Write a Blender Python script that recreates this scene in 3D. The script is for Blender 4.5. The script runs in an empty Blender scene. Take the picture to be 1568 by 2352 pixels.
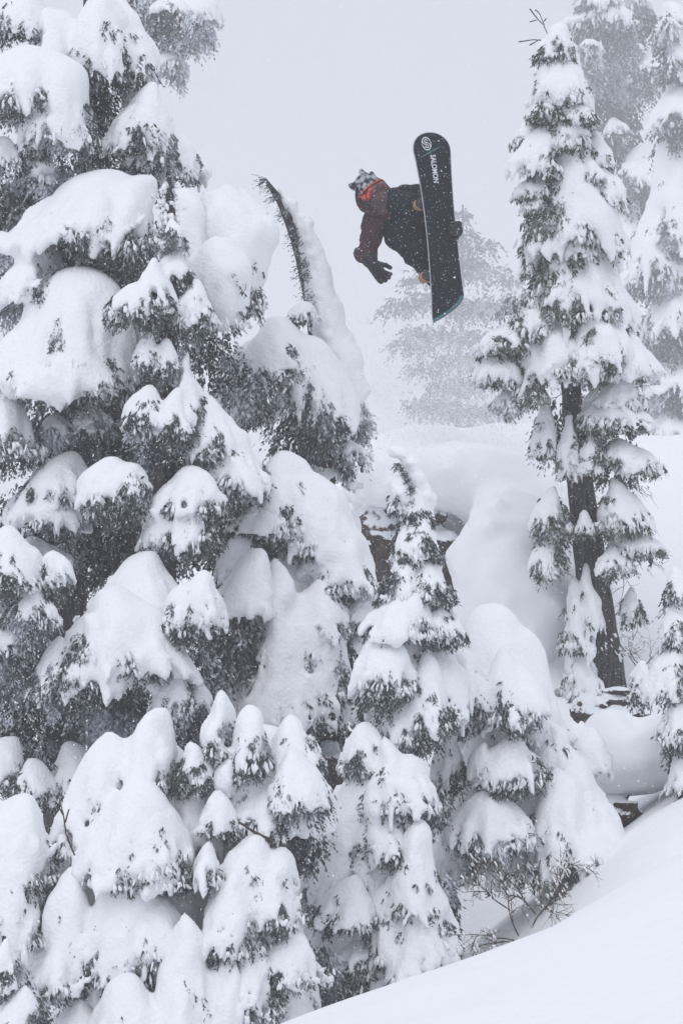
import bpy, math, random
import numpy as np
R = math.radians
random.seed(7)
rng = np.random.default_rng(7)
scene = bpy.context.scene
col = scene.collection

# ------------------------------------------------------------------ camera
K = 0.0001755                      # metres per layout unit per metre of distance (layout is 1568 x 2352 units)
cam_d = bpy.data.cameras.new('camera'); cam = bpy.data.objects.new('camera', cam_d); col.objects.link(cam)
cam_d.sensor_fit = 'VERTICAL'; cam_d.sensor_height = 36; cam_d.sensor_width = 24
cam_d.lens = 18 / (1176 * K); cam_d.clip_end = 3000; cam_d.clip_start = 0.1
cam.location = (0, 0, 0); cam.rotation_euler = (R(90), 0, 0)
scene.camera = cam

# ------------------------------------------------------------------ world, sun, exposure
SUN_EL, SUN_AZ = 58, 205          # compass style azimuth, measured from +Y
world = bpy.data.worlds.new('World'); scene.world = world; world.use_nodes = True
nt = world.node_tree; nt.nodes.clear()
sky = nt.nodes.new('ShaderNodeTexSky'); sky.sky_type = 'NISHITA'; sky.sun_disc = False
sky.sun_elevation = R(SUN_EL); sky.sun_rotation = R(SUN_AZ); sky.air_density = 1.0; sky.dust_density = 6.0; sky.ozone_density = 1.0
hs = nt.nodes.new('ShaderNodeHueSaturation'); hs.inputs['Saturation'].default_value = 0.22
mx = nt.nodes.new('ShaderNodeMix'); mx.data_type = 'RGBA'; mx.inputs[0].default_value = 0.8
mx.inputs[7].default_value = (8.5, 9.0, 10.4, 1)       # even cloud deck
bg = nt.nodes.new('ShaderNodeBackground'); bg.inputs['Strength'].default_value = 0.1
wo = nt.nodes.new('ShaderNodeOutputWorld')
nt.links.new(sky.outputs[0], hs.inputs['Color']); nt.links.new(hs.outputs[0], mx.inputs[6])
nt.links.new(mx.outputs[2], bg.inputs['Color']); nt.links.new(bg.outputs[0], wo.inputs['Surface'])
sd = bpy.data.lights.new('sun', 'SUN'); sun = bpy.data.objects.new('sun', sd); col.objects.link(sun)
sd.energy = 1.1; sd.angle = R(50); sd.color = (1.0, 0.985, 0.965)
sun.rotation_euler = (R(90 - SUN_EL), 0, R(180 - SUN_AZ)); sun.location = (0, 0, 30)
scene.view_settings.view_transform = 'Standard'; scene.view_settings.look = 'None'
scene.view_settings.gamma = 1; scene.view_settings.use_curve_mapping = False
scene.view_settings.exposure = -0.19
cy = scene.cycles
cy.max_bounces = 8; cy.diffuse_bounces = 5; cy.glossy_bounces = 2; cy.transmission_bounces = 2
cy.volume_bounces = 2; cy.transparent_max_bounces = 4; cy.use_denoising = True
cy.caustics_reflective = False; cy.caustics_refractive = False

# ------------------------------------------------------------------ helpers
def P3(vx, vy, d):
    return np.array([(vx - 784) * K * d, d, (1176 - vy) * K * d])

def tag(o, label=None, cat=None, group=None, kind=None):
    if label: o['label'] = label
    if cat: o['category'] = cat
    if group: o['group'] = group
    if kind: o['kind'] = kind
    return o

def empty(name, loc):
    o = bpy.data.objects.new(name, None); o.empty_display_size = .2; col.objects.link(o); o.location = [float(a) for a in loc]
    return o

def mesh_obj(name, v, f, mat, parent=None, smooth=True, attr=None, mats=None, mi=None):
    """v: (n,3) world coordinates; f: (m,3|4) int"""
    me = bpy.data.meshes.new(name)
    v = np.asarray(v, dtype=np.float64); f = np.asarray(f, dtype=np.int32)
    off = np.array(parent_loc(parent)) if parent is not None else v.mean(0)
    vv = (v - off).astype(np.float32)
    me.vertices.add(len(vv)); me.vertices.foreach_set('co', vv.ravel())
    n = f.shape[1]
    me.loops.add(f.size); me.loops.foreach_set('vertex_index', f.ravel())
    me.polygons.add(len(f)); me.polygons.foreach_set('loop_start', np.arange(0, f.size, n, dtype=np.int32))
    try: me.polygons.foreach_set('loop_total', np.full(len(f), n, dtype=np.int32))
    except Exception: pass
    if smooth: me.polygons.foreach_set('use_smooth', np.ones(len(f), dtype=bool))
    if attr is not None:
        a = me.attributes.new('frost', 'FLOAT', 'POINT'); a.data.foreach_set('value', np.asarray(attr, dtype=np.float32))
    me.update(calc_edges=True); me.validate()
    for m in (mats or [mat]): me.materials.append(m)
    if mi is not None: me.polygons.foreach_set('material_index', np.asarray(mi, dtype=np.int32))
    o = bpy.data.objects.new(name, me); col.objects.link(o)
    if parent is not None: o.parent = parent
    else: o.location = off
    return o

def parent_loc(p):
    l = np.zeros(3)
    while p is not None:
        l += np.array(p.location); p = p.parent
    return l

# --- numpy value noise
_perm = np.random.default_rng(3).random(4096).astype(np.float32)
def _h(i, j, k):
    return _perm[((i * 73856093) ^ (j * 19349663) ^ (k * 83492791)) & 4095]
def noise(x, y, z):
    """smooth value noise in -1..1"""
    xi = np.floor(x).astype(np.int64); yi = np.floor(y).astype(np.int64); zi = np.floor(z).astype(np.int64)
    fx = (x - xi); fy = (y - yi); fz = (z - zi)
    fx = fx * fx * (3 - 2 * fx); fy = fy * fy * (3 - 2 * fy); fz = fz * fz * (3 - 2 * fz)
    def L(k):
        a = _h(xi, yi, k); b = _h(xi + 1, yi, k); c = _h(xi, yi + 1, k); d = _h(xi + 1, yi + 1, k)
        ab = a + (b - a) * fx; cd = c + (d - c) * fx
        return ab + (cd - ab) * fy
    l0 = L(zi); l1 = L(zi + 1)
    return (l0 + (l1 - l0) * fz) * 2 - 1

def surface_nets(F, org, h):
    """naive surface nets, F<0 inside. returns verts, quads"""
    nx, ny, nz = F.shape
    ins = F < 0
    c = np.zeros((nx - 1, ny - 1, nz - 1), np.int8)
    for i in (0, 1):
        for j in (0, 1):
            for k in (0, 1):
                c += ins[i:nx - 1 + i, j:ny - 1 + j, k:nz - 1 + k]
    act = (c > 0) & (c < 8)
    idx = np.full(act.shape, -1, np.int64)
    ai, aj, ak = np.nonzero(act)
    if len(ai) == 0: return np.zeros((0, 3)), np.zeros((0, 4), int)
    idx[ai, aj, ak] = np.arange(len(ai))
    acc = np.zeros((len(ai), 3)); cnt = np.zeros(len(ai))
    corners = [(i, j, k) for i in (0, 1) for j in (0, 1) for k in (0, 1)]
    for a in corners:
        for ax in range(3):
            if a[ax] == 1: continue
            b = list(a); b[ax] = 1
            fa = F[ai + a[0], aj + a[1], ak + a[2]]; fb = F[ai + b[0], aj + b[1], ak + b[2]]
            m = (fa < 0) != (fb < 0)
            den = np.where(m, fa - fb, 1.0)
            t = np.where(m, fa / den, 0)
            p = np.tile(np.array(a, float), (len(ai), 1)); p[:, ax] += t
            acc += p * m[:, None]; cnt += m
    V = acc / np.maximum(cnt, 1)[:, None]
    V += np.stack([ai, aj, ak], 1); V = V * h + np.asarray(org)
    Q = []
    for ax in range(3):
        sl0 = [slice(1, -1)] * 3; sl1 = [slice(1, -1)] * 3
        sl0[ax] = slice(0, -1); sl1[ax] = slice(1, None)
        A = ins[tuple(sl0)]; B = ins[tuple(sl1)]
        e = np.nonzero(A != B)
        if len(e[0]) == 0: continue
        o = [e[0] + 1, e[1] + 1, e[2] + 1]; o[ax] = e[ax]
        u, w = (ax + 1) % 3, (ax + 2) % 3
        def g(du, dw):
            q = [o[0].copy(), o[1].copy(), o[2].copy()]
            q[u] = q[u] - du; q[w] = q[w] - dw
            return idx[q[0], q[1], q[2]]
        quad = np.stack([g(1, 1), g(0, 1), g(0, 0), g(1, 0)], 1)
        fl = ~A[e]
        quad[fl] = quad[fl][:, ::-1]
        Q.append(quad)
    Q = np.concatenate(Q)
    Q = Q[(Q >= 0).all(1)]
    return V, Q

def smin(a, b, k):
    h = np.clip(.5 + .5 * (b - a) / k, 0, 1)
    return b + (a - b) * h - k * h * (1 - h)
def smax(a, b, k): return -smin(-a, -b, k)

def grid(lo, hi, h):
    h = np.ones(3) * h
    ax = [np.arange(lo[i] - 2 * h[i], hi[i] + 3 * h[i], h[i], dtype=np.float32) for i in range(3)]
    X, Y, Z = np.meshgrid(*ax, indexing='ij')
    return X, Y, Z, np.array([a[0] for a in ax])

def round_cone(X, Y, Z, a, b, ra, rb):
    a = np.asarray(a, float); b = np.asarray(b, float); ab = b - a; L2 = max(float(ab @ ab), 1e-9)
    px, py, pz = X - a[0], Y - a[1], Z - a[2]
    t = np.clip((px * ab[0] + py * ab[1] + pz * ab[2]) / L2, 0, 1)
    return np.sqrt((px - t * ab[0])**2 + (py - t * ab[1])**2 + (pz - t * ab[2])**2) - (ra + (rb - ra) * t)

def add_cone(F, X, Y, Z, a, b, ra, rb, k):
    """smooth-union a round cone into F, touching only the cells round it"""
    sl = []
    m = max(ra, rb) + k * 1.6
    for G, ax in ((X, 0), (Y, 1), (Z, 2)):
        v = G[:, 0, 0] if ax == 0 else G[0, :, 0] if ax == 1 else G[0, 0, :]
        i0 = int(np.searchsorted(v, min(a[ax], b[ax]) - m)); i1 = int(np.searchsorted(v, max(a[ax], b[ax]) + m))
        if i1 <= i0: return
        sl.append(slice(i0, i1))
    sl = tuple(sl)
    F[sl] = smin(F[sl], round_cone(X[sl], Y[sl], Z[sl], a, b, ra, rb), k)

# ------------------------------------------------------------------ materials
def mat(name, rough=.8, spec=.3):
    m = bpy.data.materials.new(name); m.use_nodes = True
    b = m.node_tree.nodes['Principled BSDF']; b.inputs['Roughness'].default_value = rough
    b.inputs['Specular IOR Level'].default_value = spec
    return m, m.node_tree, b
def N(t, kind, **kw):
    n = t.nodes.new(kind)
    for k, v in kw.items():
        if k in n.inputs: n.inputs[k].default_value = v
        else: setattr(n, k, v)
    return n
def bump(t, b, scale, strength, dist, detail=4, coord='Object'):
    tc = N(t, 'ShaderNodeTexCoord'); nz = N(t, 'ShaderNodeTexNoise', Scale=scale, Detail=detail)
    bp = N(t, 'ShaderNodeBump', Strength=strength, Distance=dist)
    t.links.new(tc.outputs[coord], nz.inputs['Vector']); t.links.new(nz.outputs['Fac'], bp.inputs['Height'])
    t.links.new(bp.outputs[0], b.inputs['Normal'])
    return nz, tc

def snow_mat(name, c1, c2, sc, bs):
    m, t, b = mat(name, .75, .15)
    nz, tc = bump(t, b, sc, bs, .025, 6)
    n2 = N(t, 'ShaderNodeTexNoise', Scale=2.2, Detail=3); t.links.new(tc.outputs['Object'], n2.inputs['Vector'])
    r = N(t, 'ShaderNodeMix', data_type='RGBA'); r.inputs[6].default_value = (*c1, 1); r.inputs[7].default_value = (*c2, 1)
    t.links.new(n2.outputs['Fac'], r.inputs[0]); t.links.new(r.outputs[2], b.inputs['Base Color'])
    return m
M_SNOW = snow_mat('snow', (.86, .87, .895), (.90, .905, .92), 38, .5)
M_GROUND = snow_mat('snow_ground', (.87, .88, .90), (.89, .895, .91), 7, .5)

def foliage_mat(name, dark, light):
    m, t, b = mat(name, .7, .2)
    at = N(t, 'ShaderNodeAttribute', attribute_name='frost')
    oi = N(t, 'ShaderNodeTexNoise', Scale=9.0, Detail=2); tc = N(t, 'ShaderNodeTexCoord'); t.links.new(tc.outputs['Object'], oi.inputs['Vector'])
    d2 = N(t, 'ShaderNodeMix', data_type='RGBA'); d2.inputs[6].default_value = (*dark, 1); d2.inputs[7].default_value = (dark[0] * 1.7, dark[1] * 1.8, dark[2] * 1.4, 1)
    t.links.new(oi.outputs['Fac'], d2.inputs[0])
    r = N(t, 'ShaderNodeMix', data_type='RGBA'); r.inputs[7].default_value = (*light, 1)
    t.links.new(d2.outputs[2], r.inputs[6]); t.links.new(at.outputs['Fac'], r.inputs[0]); t.links.new(r.outputs[2], b.inputs['Base Color'])
    return m
M_FOL = foliage_mat('needles', (.034, .041, .047), (.70, .73, .79))
M_FOLG = foliage_mat('needles_green', (.036, .048, .036), (.72, .74, .78))

def bark_mat(name, c1, c2):
    m, t, b = mat(name, .9, .2)
    tc = N(t, 'ShaderNodeTexCoord'); mp = N(t, 'ShaderNodeMapping'); mp.inputs['Scale'].default_value = (14, 14, 3)
    nz = N(t, 'ShaderNodeTexNoise', Scale=1.6, Detail=8)
    t.links.new(tc.outputs['Object'], mp.inputs[0]); t.links.new(mp.outputs[0], nz.inputs['Vector'])
    cr = N(t, 'ShaderNodeValToRGB'); cr.color_ramp.elements[0].position = .35; cr.color_ramp.elements[1].position = .68
    cr.color_ramp.elements[0].color = (*c1, 1); cr.color_ramp.elements[1].color = (*c2, 1)
    bp = N(t, 'ShaderNodeBump', Strength=.8, Distance=.03)
    t.links.new(nz.outputs['Fac'], cr.inputs[0]); t.links.new(cr.outputs[0], b.inputs['Base Color'])
    t.links.new(nz.outputs['Fac'], bp.inputs['Height']); t.links.new(bp.outputs[0], b.inputs['Normal'])
    return m
M_BARK = bark_mat('bark', (.022, .021, .024), (.09, .085, .085))
M_ROCK = bark_mat('rock', (.022, .02, .022), (.10, .07, .06))
t_ = M_ROCK.node_tree; b_ = t_.nodes['Principled BSDF']; src = b_.inputs['Base Color'].links[0].from_socket
ge = N(t_, 'ShaderNodeNewGeometry'); sp = N(t_, 'ShaderNodeSeparateXYZ'); t_.links.new(ge.outputs['Normal'], sp.inputs[0])
nn = N(t_, 'ShaderNodeTexNoise', Scale=9.0, Detail=5); ad = N(t_, 'ShaderNodeMath', operation='MULTIPLY_ADD'); t_.links.new(nn.outputs['Fac'], ad.inputs[0]); ad.inputs[1].default_value = 1.6; t_.links.new(sp.outputs['Z'], ad.inputs[2])
mr_ = N(t_, 'ShaderNodeMapRange'); mr_.inputs[1].default_value = 1.12; mr_.inputs[2].default_value = 1.28; t_.links.new(ad.outputs[0], mr_.inputs[0])
mm = N(t_, 'ShaderNodeMix', data_type='RGBA'); mm.inputs[7].default_value = (.82, .84, .88, 1); t_.links.new(src, mm.inputs[6]); t_.links.new(mr_.outputs[0], mm.inputs[0]); t_.links.new(mm.outputs[2], b_.inputs['Base Color'])
M_TWIG = bark_mat('twig', (.05, .035, .03), (.12, .09, .08))

# ------------------------------------------------------------------ foliage
def leaves(P, D, Ls, leaf, per, frost_bias, width=.17, fs=6.0, speck=.2):
    """sprays starting at P along D; returns verts, quads, frost"""
    n = len(P)
    if n == 0: return np.zeros((0, 3)), np.zeros((0, 4), int), np.zeros(0)
    s = (np.arange(per) + rng.random((n, per))) / per
    s = np.clip(s, 0, 1)
    up = np.array([0, 0, 1.0])
    side = np.cross(D, up); side /= np.linalg.norm(side, axis=1, keepdims=True) + 1e-6
    pos = P[:, None] + D[:, None] * (Ls[:, None] * s)[..., None] - up * (Ls[:, None] * .32 * s * s)[..., None]
    sg = np.where(rng.random((n, per)) < .5, -1., 1.)
    ld = D[:, None] * .9 + side[:, None] * (sg * (.25 + .6 * rng.random((n, per))))[..., None] + rng.normal(0, .27, (n, per, 3)) - up * .3
    ld /= np.linalg.norm(ld, axis=2, keepdims=True)
    ll = leaf * (.6 + .8 * rng.random((n, per))) * (1.12 - .5 * s)
    wv = np.cross(ld, rng.normal(0, 1, (n, per, 3))); wv /= np.linalg.norm(wv, axis=2, keepdims=True) + 1e-6
    wv *= (ll * width)[..., None]
    tip = pos + ld * ll[..., None]; mid = pos + ld * (ll * .45)[..., None]
    v = np.stack([pos, mid + wv, tip, mid - wv], 2).reshape(-1, 3)
    q = np.arange(len(v)).reshape(-1, 4)
    c = noise(P[:, 0] * fs, P[:, 1] * fs, P[:, 2] * fs * 1.2) + .6 * noise(P[:, 0] * fs * 2.6, P[:, 1] * fs * 2.6, P[:, 2] * fs * 2.2 + 9)
    fr = np.clip((c + (frost_bias - .36) * 2.3) * 1.3, 0, 1)[:, None] * .85 + np.abs(rng.normal(0, .09, (n, per)))
    fr += (rng.random((n, per)) < speck) * rng.uniform(.25, .8, (n, per))
    fr = np.clip(fr, 0, 1)
    return v, q, np.repeat(fr.reshape(-1), 4)

# low-poly lump for small snow clumps
def _lump():
    v = [(0, 0, 1.)]; f = []
    rings = [(.88, .42), (.8, -.5)]
    n = 5
    for r, z in rings:
        for i in range(n):
            a = 2 * math.pi * i / n; v.append((r * math.cos(a), r * math.sin(a), z))
    v.append((0, 0, -1.)); last = len(v) - 1
    for i in range(n):
        j = (i + 1) % n
        f.append((0, 1 + i, 1 + j, 1 + j))
        for k in range(1):
            f.append((1 + k * n + i, 1 + (k + 1) * n + i, 1 + (k + 1) * n + j, 1 + k * n + j))
        f.append((1 + n + i, last, 1 + n + j, 1 + n + j))
    t = []
    for q in f:
        q = list(q); t.append(q[:3]) if q[2] == q[3] else (t.append([q[0], q[1], q[2]]), t.append([q[0], q[2], q[3]]) if q[2] != q[1] else None)
    t = [x for x in t if len(set(x)) == 3]
    return np.array(v), np.array(t)
LV, LF = _lump()
def lumps(P, D, r, ln):
    """elongated snow clumps centred P, long axis D"""
    n = len(P)
    up = np.array([0, 0, 1.0])
    ex = np.cross(D, up + rng.normal(0, .2, (n, 3))); ex /= np.linalg.norm(ex, axis=1, keepdims=True) + 1e-6
    ey = np.cross(D, ex)
    jit = 1 + rng.normal(0, .16, (n, len(LV), 1))
    v = (ex[:, None] * (LV[None, :, 0:1] * r[:, None, None]) + ey[:, None] * (LV[None, :, 1:2] * r[:, None, None]) + D[:, None] * (LV[None, :, 2:3] * ln[:, None, None])) * jit + P[:, None]
    f = LF[None] + (np.arange(n) * len(LV))[:, None, None]
    return v.reshape(-1, 3), f.reshape(-1, 3)

# ------------------------------------------------------------------ one bough with its snow
def bough(tree, lobes, d, fol=40, sub=1.0, patch=.12, frost=.2, fmat=None, dens=1.0, deep=1.0, clump=1.0, rag=1.0, back=.55, ridge=1.0):
    """lobes: (cx, top, left, right, bottom, q) in layout units at distance d. A snow mantle bending over a drooping bough."""
    s = K * d; fol *= .8
    lobes = [(cx, top, cx - (cx - l) * 1.1 - 2, cx + (r - cx) * 1.1 + 2, bot + .04 * (bot - top), q * 1.14 if q > 1.25 else q, e[0] if e else 0.) for (cx, top, l, r, bot, q, *e) in lobes]
    lob = []
    for (cx, top, l, r, bot, q, yo) in lobes:
        c = P3(cx, top, d); lob.append((c[0], c[2], (cx - l) * s, (r - cx) * s, (bot - top) * s, q, yo, 0.))
    W = float(np.mean([(a[3] - a[2]) for a in lobes])) * s if len(lobes) > 3 else max((a[3] - a[2]) for a in lobes) * s
    Wt = (max(a[3] for a in lobes) - min(a[2] for a in lobes)) * s
    Ht = (max(a[4] for a in lobes) - min(a[1] for a in lobes)) * s
    h = min(max(3.9, 2.85 + (Wt / s) / 39), 7.6) * s * (1.4 if fol == 0 else 1)
    x0 = min(a[0] - a[2] for a in lob); x1 = max(a[0] + a[3] for a in lob)
    z1 = max(a[1] for a in lob); z0 = min(a[1] - a[4] for a in lob)
    df = deep * min(.55 * W + .12 * Ht, .8); db = df * back
    # smaller side boughs breaking out of the front of a large one
    for (cx, top, wl, wr, H, q, yb, _) in list(lob):
        w_ = wl + wr
        if w_ < 78 * s or q <= 0 or fol == 0 or sub == 0: continue
        ns = int(round((2.2 + w_ / s / 75) * sub))
        for i in range(ns):
            ph = -math.pi * (i + .5 + rng.normal(0, .25)) / ns
            ux, uy = math.cos(ph), math.sin(ph); rho = rng.uniform(.62, .95); sw = rng.uniform(.075, .14) * w_
            t = rho ** q
            hh = max(rng.uniform(.3, .5) * H * (1.15 - .5 * t), 22 * s)
            tp = top - H * t * rng.uniform(.84, .97) + .03 * H
            a = rng.uniform(.75, 1.35)
            lob.append((cx + ux * (wl if ux < 0 else wr) * rho * .93, tp, sw * a, sw / a * 1.1, hh, rng.uniform(1.5, 2.1), yb + uy * df * rho * .93, max(sw * 1.3, .4 * df * .5)))
    DF, DB = df, db
    lean = float(np.clip(rng.normal(0, .09), -.2, .2)); m = (.16 + abs(lean)) * W
    x0 = min(a[0] - a[2] for a in lob); x1 = max(a[0] + a[3] for a in lob); z0 = min(a[1] - a[4] for a in lob); ymin = min(a[6] - (a[7] or df) for a in lob); ymax = max(a[6] + (a[7] or db) for a in lob)
    X, Y, Z, org = grid((x0 - m, d + ymin - m, z0 - .3 * Ht), (x1 + m, d + ymax + m, z1 + m), np.array([h, 1.6 * h, 1.05 * h]))
    seed = rng.random(3) * 50
    fw = max(.13 * W, 9 * s)
    flute = noise(X / fw + seed[0], Y / fw + seed[1], Z / (fw * 5))
    lowf = noise(X / (.42 * W) + seed[1], Y / (.42 * W) + seed[2], Z / (.42 * W) + seed[0])
    rn = noise(X / max(.1 * W, 7 * s) + seed[2], Y / max(.1 * W, 7 * s) + seed[0], Z * 0 + seed[1])
    sect = noise(X / (.36 * W) + seed[1], Y / (.36 * W) + seed[0], Z * 0 + 3.3)
    F = None
    ragamp = min(.2 * Ht, 34 * s) * rag
    for (cx, top, wl, wr, H, q, yo, dl) in lob:
        df, db = (dl, dl * .8) if dl else (DF, DB)
        dx = X - cx + lowf * .12 * W + np.clip((top - Z) / H, 0, 1) * lean * W
        nx = np.where(dx < 0, dx / wl, dx / wr)
        yy = Y - d - yo
        ny = np.where(yy < 0, yy / df, yy / db)
        rho = np.sqrt(nx * nx + ny * ny) + 1e-4
        t = np.clip((top - Z) / H, 0, 1.3)
        if q > 0:
            rho2 = rho * (1 if dl else 1.01) * (1 + .13 * flute * np.clip((t - .12) * 1.6, 0, 1))
            fv = Z - (top - H * rho2 ** q) + lowf * .03 * W
            wloc = np.where(dx < 0, wl, wr)
            f = fv / np.sqrt(1 + (H * q * np.minimum(rho2, 1.2) ** (q - 1) / wloc) ** 2)
            zb = top - H + (1 - np.minimum(rho, 1) ** 2) * H * .3 + rn * ragamp - ragamp * .2 + sect * min(.2 * H, 60 * s) * rag
            f = smax(f, (zb - Z) * .8, .05 * W + .5 * h)
        else:                      # egg shaped load
            cz = top - H * .5
            nz = (Z - cz) / (H * .5)
            rr = np.sqrt(nx * nx + ny * ny + nz * nz)
            f = (rr - 1) * min(wl, wr, H * .5) * (1.0) + flute * .03 * W + lowf * .03 * W
        F = f if F is None else smin(F, f, .12 * W if not dl else .11 * (wl + wr))
    # ribs of snow following the twigs, running out into fingers at the rim
    for (cx, top, wl, wr, H, q, yo, dl) in lob:
        df, db = (dl, dl * .8) if dl else (DF, DB)
        w_ = wl + wr; nr = int(rng.integers(6, 10)) if not dl else int(rng.integers(3, 6)); ph0 = rng.random() * 6.28
        for i in range(nr):
            ph = ph0 + 2 * math.pi * (i + rng.normal(0, .22)) / nr
            ux, uy = math.cos(ph), math.sin(ph); ex = wl if ux < 0 else wr; ey = df if uy < 0 else db
            r0 = w_ * rng.uniform(.05, .1) * ridge * (1 if q > 0 else .5); end = rng.uniform(.95, 1.22)
            pts = []
            for t in (.42, .62, .82, end):
                rho = (min(t, 1.15) ** (1 / q)) if q > 0 else math.sqrt(max(.05, 1 - (2 * min(t, .97) - 1) ** 2))
                z_ = top - H * min(t, 1.25)
                pts.append((np.array([cx + ux * ex * (rho * .97) - ux * r0 * .45 + rng.normal(0, .015) * w_ - lean * W * t, d + yo + uy * ey * rho * .97 - uy * r0 * .45, z_]), t))
            rad = [r0 * .55, r0 * .95, r0, max(r0 * .5, 3.4 * s)]
            for j in range(3): add_cone(F, X, Y, Z, pts[j][0], pts[j + 1][0], rad[j], rad[j + 1], .045 * w_)
    F = F + .006 * noise(X * 22, Y * 22, Z * 14) * (W > .15) + 2.0 * s * noise(X / (13 * s), Y / (13 * s), Z / (16 * s)) * np.clip((z1 - Z) / Ht * 1.6 - .5, 0, 1)
    V, Q = surface_nets(F, org, np.array([h, 1.6 * h, 1.05 * h]))
    if len(V) == 0: return None
    # light smoothing keeps the grid from showing
    e = np.concatenate([Q[:, [0, 1]], Q[:, [1, 2]], Q[:, [2, 3]], Q[:, [3, 0]]])
    for _ in range(1):
        acc = np.zeros_like(V); cn = np.zeros(len(V))
        for ax in range(3):
            acc[:, ax] = np.bincount(e[:, 0], V[e[:, 1], ax], len(V)) + np.bincount(e[:, 1], V[e[:, 0], ax], len(V))
        cn = np.bincount(e[:, 0], minlength=len(V)) + np.bincount(e[:, 1], minlength=len(V))
        V = V * .45 + .55 * acc / np.maximum(cn, 1)[:, None]
    bo = None
    sv = [V]; sf = [np.concatenate([Q[:, [0, 1, 2]], Q[:, [0, 2, 3]]])]
    if fol > 0:
        Pn, Dn, Ln = [], [], []
        CP, CD, CR, CL = [], [], [], []
        leaf = 10.5 * s
        for (cx, top, wl, wr, H, q, yo, dl) in lob:
            df, db = (dl, dl * .8) if dl else (DF, DB); fol_ = fol if not dl else min(fol, 34) * .8
            area = (wl + wr) / s * (fol_ + .12 * H / s)
            n = int(min(600, area / (40 if not dl else 60) * dens)) + 6
            phi = rng.random(n) * 2 * math.pi
            phi = np.where((np.sin(phi) > 0) & (rng.random(n) < .7), -phi, phi)
            tier = rng.random(n) ** 1.25
            rho = (.98 - .4 * tier) * (.66 + .32 * rng.random(n))
            ux, uy = np.cos(phi), np.sin(phi)
            ex = np.where(ux < 0, wl, wr); ey = np.where(uy < 0, df, db)
            pr = noise((cx + ux * ex) / (.36 * W) + seed[1], (d + yo + uy * ey) / (.36 * W) + seed[0], ux * 0 + 3.3)
            ll_ = np.clip(.75 + .9 * pr, .12, 1.5)
            kp = rng.random(n) < np.clip(.62 + .9 * pr, .12, 1)
            zz = top - H + pr * min(.2 * H, 60 * s) * rag * .8 + (.2 * H * (rng.random(n)) + .04 * H) * (tier < .35) - tier * fol_ * s * .85 * ll_ + (1 - rho) * H * .15
            p = np.stack([cx + ux * ex * rho, d + yo + uy * ey * rho, zz], 1)
            dd = np.stack([ux * .38, uy * .45, -.7 - .5 * rng.random(n)], 1) + rng.normal(0, .2, (n, 3))
            dd /= np.linalg.norm(dd, axis=1, keepdims=True)
            Pn.append(p[kp]); Dn.append(dd[kp]); Ln.append((np.minimum((.3 + .3 * rng.random(n)) * fol_ + 8, 46) * s * np.clip(ll_, .5, 1.2))[kp])
            # tufts breaking through the front of the mantle
            n2 = int(area / 30 * 4 * patch * (.5 if dl else 1)) + 2
            phi = -rng.random(n2) * math.pi; t = .35 + .65 * rng.random(n2) ** .7
            if q > 0: rho = np.minimum(t, 1) ** (1 / q)
            else: rho = np.sqrt(np.maximum(1 - (2 * t - 1) ** 2, .05))
            ux, uy = np.cos(phi), np.sin(phi); ex = np.where(ux < 0, wl, wr)
            p = np.stack([cx + ux * ex * rho * .97, d + yo + uy * df * rho * .97, top - H * t], 1)
            g = noise(p[:, 0] * 5 / max(W, .25) + seed[0], p[:, 1] * 3 / max(W, .25), p[:, 2] * 4 / max(W, .25) + seed[1])
            k = g > .22
            p = p[k]; 
            dd = np.stack([ux * .6, uy * .6, -.75 - .3 * rng.random(n2)], 1)[k] + rng.normal(0, .2, (len(p), 3))
            dd /= np.linalg.norm(dd, axis=1, keepdims=True) + 1e-6
            Pn.append(p); Dn.append(dd); Ln.append(np.full(len(p), 17 * s) * (.7 + .6 * rng.random(len(p))))
            # small clumps of snow on the drooping twig ends
            nc = int(((wl + wr) / s / 3.6 + 6) * clump)
            phi = np.where(rng.random(nc) < .75, -rng.random(nc) * math.pi, rng.random(nc) * math.pi)
            ux, uy = np.cos(phi), np.sin(phi); ex = np.where(ux < 0, wl, wr); ey = np.where(uy < 0, df, db)
            dn = rng.random(nc) ** 1.5
            rho = 1.0 - .25 * dn + rng.normal(0, .04, nc)
            p = np.stack([cx + ux * ex * rho, d + yo + uy * ey * rho, top - H * .95 - dn * fol_ * s * .6], 1)
            dd = np.stack([ux * .4, uy * .4, -np.ones(nc)], 1) + rng.normal(0, .25, (nc, 3)); dd /= np.linalg.norm(dd, axis=1, keepdims=True)
            CP.append(p); CD.append(dd); CR.append((2.0 + 4.0 * rng.random(nc) ** 1.6 * (1.1 - .6 * dn)) * s); CL.append((4.5 + 11 * rng.random(nc)) * s)
        for i in range(0, len(Pn), 2):
            v, q4, fr = leaves(np.concatenate(Pn[i:i + 2]), np.concatenate(Dn[i:i + 2]), np.concatenate(Ln[i:i + 2]), leaf * 1.15, 6, frost, width=.2, fs=6.0 * 18 / d)
            # twigs running from the limb under the snow out to the sprays
            L_ = lob[i // 2]; pk = np.concatenate(Pn[i:i + 2])[::3]; c0 = np.array([L_[0], d + L_[6], L_[1] - .72 * L_[4]])
            side = np.array([0, 0, .45 * leaf * .2]); sx = np.array([.45 * leaf * .2, 0, 0])
            tv = np.stack([c0 + 0 * pk - side - sx, c0 + 0 * pk + side + sx, pk + side + sx, pk - side - sx], 1).reshape(-1, 3)
            q4 = np.concatenate([q4, np.arange(len(tv)).reshape(-1, 4) + len(v)]); v = np.concatenate([v, tv]); fr = np.concatenate([fr, np.full(len(tv), .1)])
            bo = mesh_obj('bough', v, q4, fmat or M_FOL, tree, smooth=False, attr=fr)
        cv, cf = lumps(np.concatenate(CP), np.concatenate(CD), np.concatenate(CR), np.concatenate(CL))
        sv.append(cv); sf.append(cf + len(V))
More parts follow.
